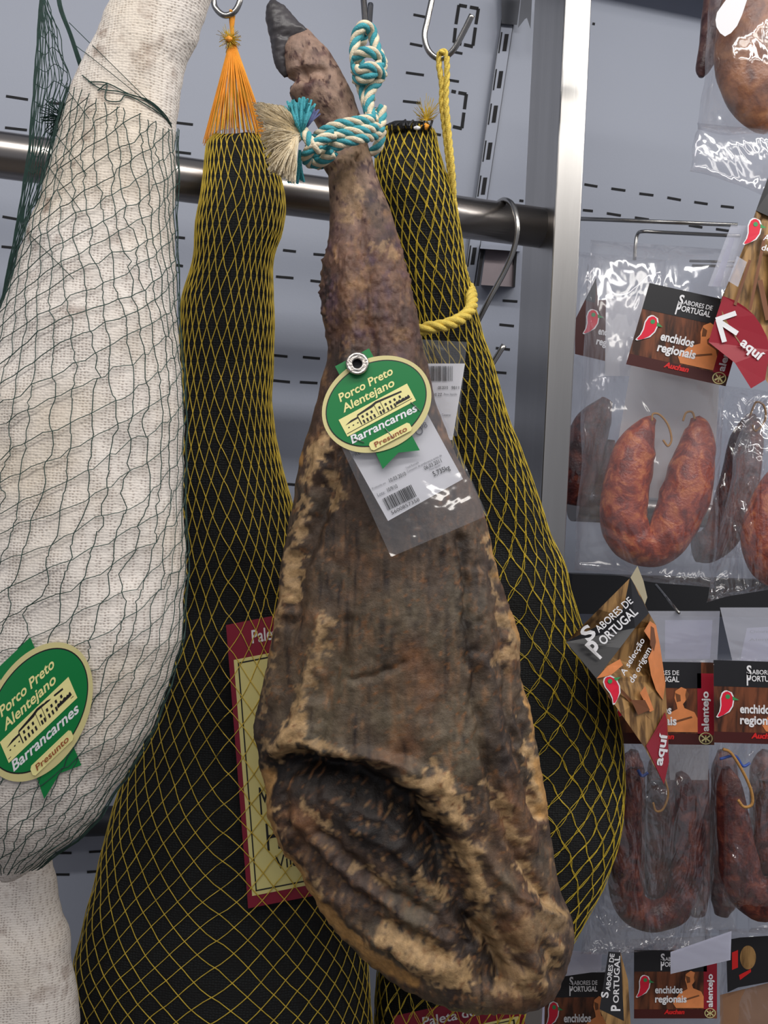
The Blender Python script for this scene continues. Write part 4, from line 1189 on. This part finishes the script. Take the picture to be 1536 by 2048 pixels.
def regional_label(root, A, S, off=0.0, full=True):
    """local units: 205 wide x 165 high"""
    lb = grid2d('printed_label', [(0, 0), (205, 0), (205, 165), (0, 165)], M['woodprint'], S, root, A, off, .0003, 6, 6)
    o = off + .0005
    bt = polys2d('black_band', [[(0, 0), (180, 0), (180, 52), (0, 52)]], M['labelblack'], S, lb, A, o)
    polys2d('maroon_band', [[(0, 143), (180, 143), (180, 165), (0, 165)]], M['labeldark'], S, lb, A, o)
    polys2d('red_side_band', [[(172, 22), (205, 22), (205, 145), (172, 145)]], M['tipred'], S, lb, A, o)
    m_ = [[(128, 58), (140, 50), (150, 54), (153, 66), (148, 78), (143, 84), (146, 92), (166, 100), (172, 112), (172, 140), (104, 140), (96, 128), (112, 104), (132, 94), (130, 84), (126, 72)]]
    polys2d('man_picture', m_, M['skinorange'], S, lb, A, o + .0002)
    polys2d('man_shadow_print', [[(128, 62), (138, 66), (139, 78), (131, 80)], [(112, 122), (160, 108), (162, 111), (114, 126)], [(150, 56), (156, 64), (150, 78), (148, 66)]], M['printbrown'], S, lb, A, o + .0004)
    mb = MB(); o2 = o + .0006
    text_into(mb, 'S', (66, 28), (76, 28), 19, S, A, o2, .03); text_into(mb, 'ABORES DE', (77, 26), (136, 26), 9, S, A, o2, .01)
    text_into(mb, 'P', (66, 48), (75, 48), 24, S, A, o2, .03); text_into(mb, 'ORTUGAL', (76, 40), (136, 40), 11, S, A, o2, .02)
    text_into(mb, 'enchidos', (52, 104), (120, 104), 17, S, A, o2, .03)
    text_into(mb, 'regionais', (52, 126), (130, 126), 17, S, A, o2, .03)
    text_into(mb, 'alentejo', (194, 138), (194, 58), 14, S, A, o2, .03)
    mb.build('white_lettering', M['whiteink'], lb)
    mb = MB(); text_into(mb, 'Auchan', (74, 154), (124, 154), 10, S, A, o2, .05, .2); mb.build('red_lettering', M['logored'], lb)
    disc2d('round_emblem', 188, 152, 14, 12, M['rimcream'], S, lb, A, o2, 0, 1, 24, inner=.85)
    polys2d('emblem_cross', [[(180, 145), (187, 151), (187, 146), (189, 146), (189, 151), (196, 145), (197, 148), (191, 152), (197, 157), (195, 159), (189, 154), (189, 160), (187, 160), (187, 154), (181, 159), (179, 156), (185, 152), (179, 148)]], M['rimcream'], S, lb, A, o2)
    bird(S, root, A, (28, 62), 1.15, .12, o + .0008)
    return lb

def string_loop(name, pts, d, parent, r=.0012, m=None):
    mb = MB(); mb.tube(pixpath([(x, y, d) for x, y in pts], 7), r, 7); return mb.build(name, m or M['string'], parent, smooth=True)
GP = 'clear sausage packets on display'
def packet(name, label, base):
    return thing(name, label, 'sausage packet', base)

# main U shaped packet beside the post
D3 = 1.055
pk = packet('sausage_packet', 'clear packet with one red U shaped sausage just right of the steel post', P(1290, 1170, D3))
grid2d('backing_card', [(1290,575),(1448,600),(1425,1010),(1218,985)], M['paper'], flatmap(D3 + .030), pk, IDENT, 0, .0005, 2, 2)
sausage('sausage', [(1306,836,8),(1292,853,20),(1274,888,37),(1262,930,45),(1250,985,46),(1248,1040,46),(1264,1080,45),(1298,1096,40),(1330,1080,44),(1352,1036,47),(1370,990,49),(1385,935,45),(1394,888,36),(1396,855,24),(1390,834,9)], D3, M['chourico'], pk, 1)
string_loop('string', [(1304,842),(1306,828),(1320,830),(1336,850),(1343,878),(1336,892),(1326,880)], D3 - .012, pk)
string_loop('string', [(1390,838),(1384,824),(1372,826),(1366,842)], D3 - .008, pk)
bag('film_bag', [(1180,480),(1470,500),(1425,1172),(1150,1142)], D3 - .004, .034, M['film'], pk, 3)
A3 = affine((1299, 566), (.977*.995, .215), (-.285, .985))
regional_label(pk, A3, flatmap(D3 - .044, .00001, 0, 1299, 566))

# packet partly behind the post
D2 = 1.15
pk = packet('sausage_packet', 'clear packet half hidden behind the right side of the steel post', P(1190, 1000, D2))
S_ = flatmap(D2 - .035)
grid2d('backing_card', [(1212,598),(1290,590),(1285,752),(1210,752)], M['paper'], flatmap(D2 + .01), pk, IDENT, 0, .0005, 2, 2)
lb = polys2d('printed_label', [[(1150,640),(1192,556),(1196,600),(1212,600),(1210,722),(1150,708)]], M['labeldark'], S_, pk, IDENT, 0, .0003)
polys2d('black_corner', [[(1170,600),(1193,556),(1190,606)]], M['labelblack'], S_, lb, IDENT, .0005)
bird(S_, pk, IDENT, (1187, 620), 1.05, .12, .0012)
mb = MB(); text_into(mb, 'enc', (1196,668), (1213,671), 14, S_, IDENT, .0012, .03); text_into(mb, 'reg', (1192,688), (1212,692), 14, S_, IDENT, .0012, .03); mb.build('white_lettering', M['whiteink'], lb)
sausage('sausage', [(1215,800,12),(1190,840,34),(1172,880,40),(1160,930,40),(1150,980,34),(1145,1010,20)], D2, M['chouricodark'], pk, 4)
sausage('sausage', [(1220,880,10),(1215,930,22),(1205,985,20),(1200,1010,10)], D2 + .01, M['chouricodark'], pk, 6)
bag('film_bag', [(1120,500),(1330,520),(1262,1010),(1120,990)], D2 - .004, .03, M['film'], pk, 6)

# packets right of the main one
D4 = 1.12
pk = packet('sausage_packet', 'clear packet with dark red sausage behind the U sausage packet, right side', P(1450, 1110, D4))
sausage('sausage', [(1502,828,8),(1500,850,22),(1492,890,34),(1480,950,38),(1465,1010,38),(1448,1060,36),(1420,1090,34),(1390,1095,30)], D4, M['chouricodark'], pk, 8)
string_loop('string', [(1500,832),(1512,805),(1528,812),(1530,840),(1512,862),(1504,850)], D4 - .04, pk)
bag('film_bag', [(1440,770),(1600,790),(1500,1120),(1380,1110)], D4 - .004, .03, M['filmcrinkle'], pk, 8)
D5 = 1.04
pk = packet('sausage_packet', 'clear packet with bright red sausage cut by the right edge at mid height', P(1500, 1200, D5))
sausage('sausage', [(1590,930,20),(1560,975,38),(1535,1030,44),(1530,1085,46),(1555,1130,46),(1610,1140,40)], D5, M['chourico'], pk, 10)
bag('film_bag', [(1490,800),(1640,800),(1620,1175),(1412,1203)], D5 - .004, .036, M['filmcrinkle'], pk, 10)

# upper right packets
D1 = 1.03
pk = packet('sausage_packet', 'big brown cured piece in clear film in the top right corner', P(1480, 400, D1))
sausage('cured_meat', [(1560,-120,60),(1540,-40,84),(1520,50,84),(1510,130,78),(1514,190,66),(1530,240,38),(1540,262,14)], D1, M['painho'], pk, 12, .6, 28)
polys2d('paper_label', [[(1431,40),(1434,25),(1448,5),(1475,-30),(1510,-30),(1494,0),(1484,30),(1474,52),(1462,66),(1450,73),(1440,66),(1433,54)]], M['paper'], flatmap(D1 - .052), pk, IDENT, 0, .0003)
bag('film_bag', [(1425,-60),(1640,-60),(1600,275),(1398,262)], D1 - .004, .046, M['film'], pk, 12)
bag('film_flap', [(1394,246),(1560,262),(1560,404),(1378,340)], D1 - .004, .012, M['film'], pk, 13, 16, 12)
pk = packet('sausage_packet', 'thin violet brown sausage tip hanging behind the top right packet', P(1410, 160, D1 + .08))
sausage('sausage', [(1450,-60,34),(1440,0,32),(1430,60,28),(1415,110,20),(1405,140,14),(1402,154,5)], D1 + .08, M['sausageviolet'], pk, 14)

# lower packets
D7 = 1.02
pk = packet('sausage_packet', 'clear packet with dark U sausage under the bent shelf sign', P(1310, 1880, D7))
sausage('sausage', [(1268,1535,7),(1262,1560,20),(1256,1620,28),(1250,1700,31),(1250,1770,33),(1266,1815,33),(1310,1832,31),(1352,1812,32),(1372,1760,32),(1379,1690,31),(1376,1620,27),(1366,1565,18),(1358,1545,7)], D7, M['chouricodark'], pk, 20)
sausage('sausage', [(1316,1560,14),(1318,1640,26),(1318,1720,28),(1314,1790,22)], D7 + .03, M['chouricodark'], pk, 21)
string_loop('string', [(1318,1535),(1330,1560),(1336,1590),(1326,1618),(1312,1622),(1306,1605)], D7 - .03, pk)
string_loop('blue_tie', [(1276,1540),(1284,1552),(1296,1545)], D7 - .03, pk, .0016, M['bluetie'])
grid2d('backing_card', [(1330,1440),(1420,1440),(1416,1560),(1340,1560)], M['paper'], flatmap(D7 + .02), pk, IDENT, 0, .0004, 2, 2)
bag('film_bag', [(1230,1330),(1448,1318),(1420,1905),(1160,1905)], D7 - .004, .036, M['filmcrinkle'], pk, 20, crease=.003)
regional_label(pk, affine((1222, 1322), (1.0, .015), (.01, 1.0)), flatmap(D7 - .046))
D8 = 1.0
pk = packet('sausage_packet', 'clear packet with dark sausage at the right edge, lower row', P(1490, 1850, D8))
sausage('sausage', [(1452,1535,8),(1458,1570,24),(1466,1640,32),(1476,1710,38),(1490,1770,42),(1530,1800,42),(1580,1780,40)], D8, M['chouricodark'], pk, 24)
sausage('sausage', [(1530,1560,12),(1528,1620,24),(1532,1690,30),(1545,1740,28)], D8 + .02, M['chouricodark'], pk, 25)
string_loop('string', [(1446,1498),(1462,1506),(1484,1540),(1502,1580),(1504,1608),(1488,1614),(1476,1600)], D8 - .046, pk, .0015)
string_loop('blue_tie', [(1440,1518),(1470,1512),(1486,1532),(1500,1526)], D8 - .04, pk, .0014, M['bluetie'])
bag('film_bag', [(1447,1320),(1650,1320),(1650,1850),(1447,1815)], D8 - .004, .04, M['filmcrinkle'], pk, 24, crease=.0035)
regional_label(pk, affine((1427, 1320), (1.0, .03), (.01, 1.0)), flatmap(D8 - .05))

# second row behind, filling the gaps
DB = 1.15
for k, (xx, lab) in enumerate(((1292, 'dark sausage packet behind the packet that hangs under the bent sign'), (1420, 'dark sausage packet seen between the two lower row packets'), (1556, 'dark sausage packet behind the lower packet at the right edge'))):
    pk = packet('sausage_packet', lab, P(xx, 1860, DB))
    for q, dx in enumerate((-29, 29)):
        sausage('sausage', [(xx+dx*.8, 1500, 8), (xx+dx, 1530, 24), (xx+dx, 1600, 28), (xx+dx, 1700, 29), (xx+dx, 1790, 27), (xx+dx*.8, 1830, 14)], DB, M['chouricodark'], pk, 50 + k * 3 + q)
    bag('film_bag', [(xx-58, 1340), (xx+58, 1340), (xx+58, 1868), (xx-58, 1868)], DB - .004, .028, M['film'], pk, 50 + k)

# bottom row
def bottom_pack(label, o, ux, uy, d, quad, seed):
    pk = packet('sausage_packet', label, P(o[0] + 60, 2150, d))
    regional_label(pk, affine(o, ux, uy), flatmap(d - .03))
    bag('film_bag', quad, d - .004, .022, M['film'], pk, seed)
    sausage('sausage', [(o[0]+40, 2080, 20), (o[0]+50, 2120, 30), (o[0]+60, 2170, 30)], d, M['chouricodark'], pk, seed)
    return pk
bottom_pack('clear packet with brown regional label in the bottom row, right of the upright sign', (1268, 1900), (.81, -.0), (.0, .83), 1.07, [(1230,1880),(1460,1870),(1450,2200),(1240,2200)], 30)
bottom_pack('clear packet with brown regional label in the bottom row, left of the upright sign', (1086, 1946), (.8, -.01), (.0, .95), 1.12, [(1080,1930),(1250,1930),(1250,2200),(1080,2200)], 31)
pk = packet('sausage_packet', 'brown packet in the bottom right corner with red mark', P(1500, 2100, 1.09))
S_ = flatmap(1.055)
lb = polys2d('printed_label', [[(1452,1880),(1480,1875),(1560,1870),(1560,1960),(1476,1975),(1455,1985)]], M['labelblack'], S_, pk, IDENT, 0, .0003)
polys2d('red_mark', [[(1464,1905),(1476,1900),(1476,1935),(1464,1940)], [(1478,1950),(1502,1938),(1502,1944),(1480,1960)]], M['logored'], S_, lb, IDENT, .0006)
disc2d('food_picture', 1496, 1915, 16, 24, M['woodtan'], S_, lb, IDENT, .0006, 0, 2, 24)
polys2d('paper_wrap', [[(1440,1990),(1560,1960),(1560,2140),(1440,2140)]], mat('kraft', (150, 112, 84), .5, var=.1), S_, pk, IDENT, -.004, .0003)
bag('film_bag', [(1440,1860),(1600,1850),(1600,2160),(1440,2160)], 1.085, .03, M['film'], pk, 33)

# ================================================================== WIRE HOOKS, PRICE HOLDERS
def wires(label, segs, r=.0024, m=None, name='wire_prong'):
    mb = MB()
    for s in segs: mb.tube(pixpath(s, 5) if len(s) > 2 else [P(*q) for q in s], r, 10)
    return tag(mb.build(name, m or M['wire'], smooth=True), label, 'display hook')
wires('long wire rod from the post across the upper right wall', [[(1150,437,1.16),(1475,450,1.12)]])
wires('bent wire prong below the long rod with its end turned down', [[(1269,520,1.2),(1271,490,1.2),(1275,469,1.2),(1286,463,1.19),(1330,465,1.18),(1480,472,1.12)]], .0022)
wires('pair of short wires above the U sausage packet label', [[(1380,522,1.14),(1470,524,1.1)], [(1385,531,1.14),(1470,533,1.1)]], .0016)
wires('thin wire slanting over the black beam right of the bent sign', [[(1312,1170,1.14),(1358,1226,1.05)]], .0016)

def holder(label, quad, d, m, name='price_holder', paper=None, th=.001):
    t = thing(name, label, 'price holder', P(quad[3][0], quad[3][1], d))
    grid2d('clear_front', quad, m, flatmap(d), t, IDENT, .002, th, 8, 6)
    if paper: grid2d('paper_slip', paper, M['lilac'], flatmap(d), t, IDENT, 0, .0003, 2, 2)
    return t
holder('lilac clear price holder standing by the red arrow sign', [(1462,450),(1506,452),(1454,575),(1416,572)], 1.0, M['filmhazy'], paper=[(1460,475),(1470,475),(1440,573),(1424,573)])
holder('small curved clear holder clipped on the wood picture sign', [(1474,512),(1494,524),(1476,574),(1456,562)], .975, M['filmhazy'])
holder('wide clear price strip above the lower sausage row', [(1200,1222),(1440,1222),(1434,1328),(1212,1332)], 1.06, M['filmhazy'], paper=[(1330,1240),(1425,1240),(1420,1318),(1330,1318)])
t = holder('white price slip in clear holder at the right edge above the lower row', [(1440,1215),(1600,1215),(1600,1345),(1470,1345)], 1.01, M['filmhazy'], paper=[(1494,1256),(1600,1250),(1600,1340),(1476,1340)])
mb = MB(); text_into(mb, 'Chourico Regional', (1500,1266), (1590,1264), 6, flatmap(1.01), IDENT, .0012, 0); text_into(mb, 'Alentejano', (1498,1282), (1580,1280), 5, flatmap(1.01), IDENT, .0012, 0); mb.build('printed_text', M['greyink'], t)
holder('lilac slip under the film between lower row and bottom row', [(1341,1904),(1463,1862),(1461,1920),(1341,1948)], .965, M['filmhazy'], paper=[(1341,1904),(1463,1862),(1461,1920),(1341,1948)])
holder('lilac slip left of the upright sign near the ham tip', [(1125,1900),(1204,1906),(1202,1942),(1118,1954)], 1.05, M['filmhazy'], paper=[(1125,1900),(1204,1906),(1202,1942),(1118,1954)])
# small grey plate by the ham tip
mb = MB(); q = [(1040,1985),(1090,1980),(1088,2080),(1044,2080)]; f = [P(x, y, 1.02) for x, y in q]; g = [P(x, y, 1.024) for x, y in q]
mb.add(f + g, [(0,1,2,3),(7,6,5,4),(0,4,5,1),(1,5,6,2),(2,6,7,3),(3,7,4,0)])
tag(mb.build('card_plate', M['lilac']), 'pale grey plate just below the tip of the bare ham', 'plate')

# ================================================================== SHELF SIGNS
def curve_sign(d0, x0, k=.0, bend=.00002):
    return lambda x, y, off=0.0: P(x, y, d0 + k * (x - x0) + bend * (x - x0) ** 2 * .05 - off)
# bent sign in front of the right black ham
sg = thing('shelf_sign', 'bent shelf sign with black top and red tip beside the right black ham', 'sign', P(1250, 1565, .88))
Ss = lambda x, y, off=0.0: P(x, y, .868 + .0000035 * (x - 1180) ** 2 - off)
front = [(1132,1284),(1197,1219),(1261,1155),(1280,1188),(1298,1226),(1312,1250),(1320,1290),(1328,1350),(1331,1367),(1335,1440),(1338,1524),(1328,1569),(1289,1495),(1241,1426),(1193,1358)]
bd = polys2d('sign_card', [front], M['woodtan'], Ss, sg, IDENT, 0, .0006)
polys2d('card_reverse', [[(1261,1155),(1282,1133),(1300,1165),(1312,1200),(1298,1226),(1280,1188)]], M['beige'], lambda x, y, off=0.0: Ss(x, y, off) + FW * (.0006 * max(0, (x - 1261))), sg, IDENT, 0, .0005)
polys2d('black_top', [[(1132,1284),(1261,1155),(1298,1226),(1270,1256),(1240,1296),(1193,1357)]], M['labelblack'], Ss, bd, IDENT, .0010)
polys2d('man_picture', [[(1288,1262),(1300,1242),(1312,1250),(1320,1290),(1331,1367),(1326,1400),(1312,1380),(1302,1350),(1296,1316),(1304,1300),(1300,1280)], [(1193,1357),(1215,1332),(1240,1318),(1246,1330),(1222,1350)], [(1280,1386),(1290,1372),(1308,1420),(1300,1424)]], M['skinorange'], Ss, bd, IDENT, .0010)
polys2d('picture_shade', [[(1302,1252),(1308,1256),(1312,1284),(1308,1302),(1300,1290)], [(1228,1370),(1232,1366),(1330,1470),(1326,1480)], [(1215,1392),(1219,1388),(1318,1520),(1314,1524)], [(1262,1400),(1290,1400),(1300,1420),(1276,1430)]], M['printbrown'], Ss, bd, IDENT, .0012)
polys2d('red_tip', [[(1292,1492),(1312,1458),(1330,1424),(1334,1440),(1338,1524),(1328,1569)]], M['tipred'], Ss, bd, IDENT, .0014)
mb = MB()
text_into(mb, 'S', (1176,1284), (1194,1268), 28, Ss, IDENT, .0014, .03)
text_into(mb, 'ABORES DE', (1198,1266), (1267,1204), 15, Ss, IDENT, .0014, .01)
text_into(mb, 'P', (1199,1318), (1212,1304), 40, Ss, IDENT, .0014, .03)
text_into(mb, 'ORTUGAL', (1207,1291), (1277,1226), 18, Ss, IDENT, .0014, .02)
text_into(mb, 'A selecção', (1249,1352), (1290,1281), 12, Ss, IDENT, .0016, .01, .15)
text_into(mb, 'de origem', (1266,1367), (1303,1299), 12, Ss, IDENT, .0016, .01, .15)
text_into(mb, 'aquí', (1324,1532), (1335,1468), 16, Ss, IDENT, .0018, .03)
mb.build('white_lettering', M['whiteink'], bd)
bird(Ss, sg, IDENT, (1214, 1354), 1.15, -.52, .0018)

# wood picture sign with arrow at the right edge
sg = thing('shelf_sign', 'shelf sign with white arrow on red tip at the upper right edge', 'sign', P(1500, 790, .99))
Sr = lambda x, y, off=0.0: P(x, y, .985 + .0000008 * (x - 1440) ** 2 - off)
bd = polys2d('sign_card', [[(1536+60,300),(1545,330),(1512,421),(1490,489),(1441,601),(1446,640),(1560,800),(1600,800)]], M['woodtan'], Sr, sg, IDENT, 0, .0006)
polys2d('black_top', [[(1545,330),(1596,300),(1600,445),(1536,432),(1512,421)]], M['labelblack'], Sr, bd, IDENT, .001)
polys2d('red_tip', [[(1446,592),(1470,601),(1490,614),(1508,630),(1522,650),(1534,674),(1540,700),(1530,760),(1502,777),(1470,726),(1417,684),(1430,640)]], M['tipred'], Sr, bd, IDENT, .001)
def stroke(a, b, w_):
    dx, dy = b[0]-a[0], b[1]-a[1]; L = math.hypot(dx, dy); nx, ny = -dy/L*w_, dx/L*w_
    return [(a[0]+nx, a[1]+ny), (b[0]+nx, b[1]+ny), (b[0]-nx, b[1]-ny), (a[0]-nx, a[1]-ny)]
polys2d('arrow', [stroke((1432,640),(1472,626),5), stroke((1436,639),(1449,684),5), stroke((1437,642),(1475,667),5)], M['whiteink'], Sr, bd, IDENT, .0014)
mb = MB(); text_into(mb, 'aquí', (1479,688), (1519,722), 19, Sr, IDENT, .0016, .03); mb.build('white_lettering', M['whiteink'], bd)
polys2d('picture_shade', [stroke((1500,520),(1470,610),3), stroke((1530,470),(1500,620),3), stroke((1520,560),(1536,640),5), [(1536,500),(1560,500),(1560,640),(1540,640)]], M['printbrown'], Sr, bd, IDENT, .0012)
bird(Sr, sg, IDENT, (1512, 438), 1.15, .18, .0016)
mb = MB(); text_into(mb, 'A selecção', (1526,480), (1600,490), 12, Sr, IDENT, .0016, .01, .15); text_into(mb, 'de origem', (1522,500), (1600,512), 12, Sr, IDENT, .0016, .01, .15); mb.build('white_lettering', M['whiteink'], bd)

# narrow upright sign in the bottom row
sg = thing('shelf_sign', 'narrow upright black sign with white lettering in the bottom row', 'sign', P(1225, 2100, .98))
Sn = flatmap(.985, .0004, 0, 1200, 2000)
bd = polys2d('sign_card', [[(1217,1903),(1241,1905),(1256,1960),(1262,2060),(1270,2160),(1238,2100),(1199,2020)]], M['woodtan'], Sn, sg, IDENT, 0, .0006)
polys2d('black_top', [[(1217,1903),(1241,1905),(1244,1960),(1248,2042),(1199,2018)]], M['labelblack'], Sn, bd, IDENT, .001)
mb = MB()
text_into(mb, 'ABORES DE', (1220,1982), (1229,1908), 9, Sn, IDENT, .0014, .02)
text_into(mb, 'ORTUGAL', (1237,2006), (1240,1912), 11, Sn, IDENT, .0014, .02)
text_into(mb, 'S', (1216,1996), (1217,1984), 14, Sn, IDENT, .0014, .03); text_into(mb, 'P', (1240,2022), (1240,2010), 18, Sn, IDENT, .0014, .03)
mb.build('white_lettering', M['whiteink'], bd)

for o in bpy.data.objects:
    if o.type == 'MESH' and o.parent is None and 'label' not in o and 'kind' not in o: print('UNTAGGED', o.name)
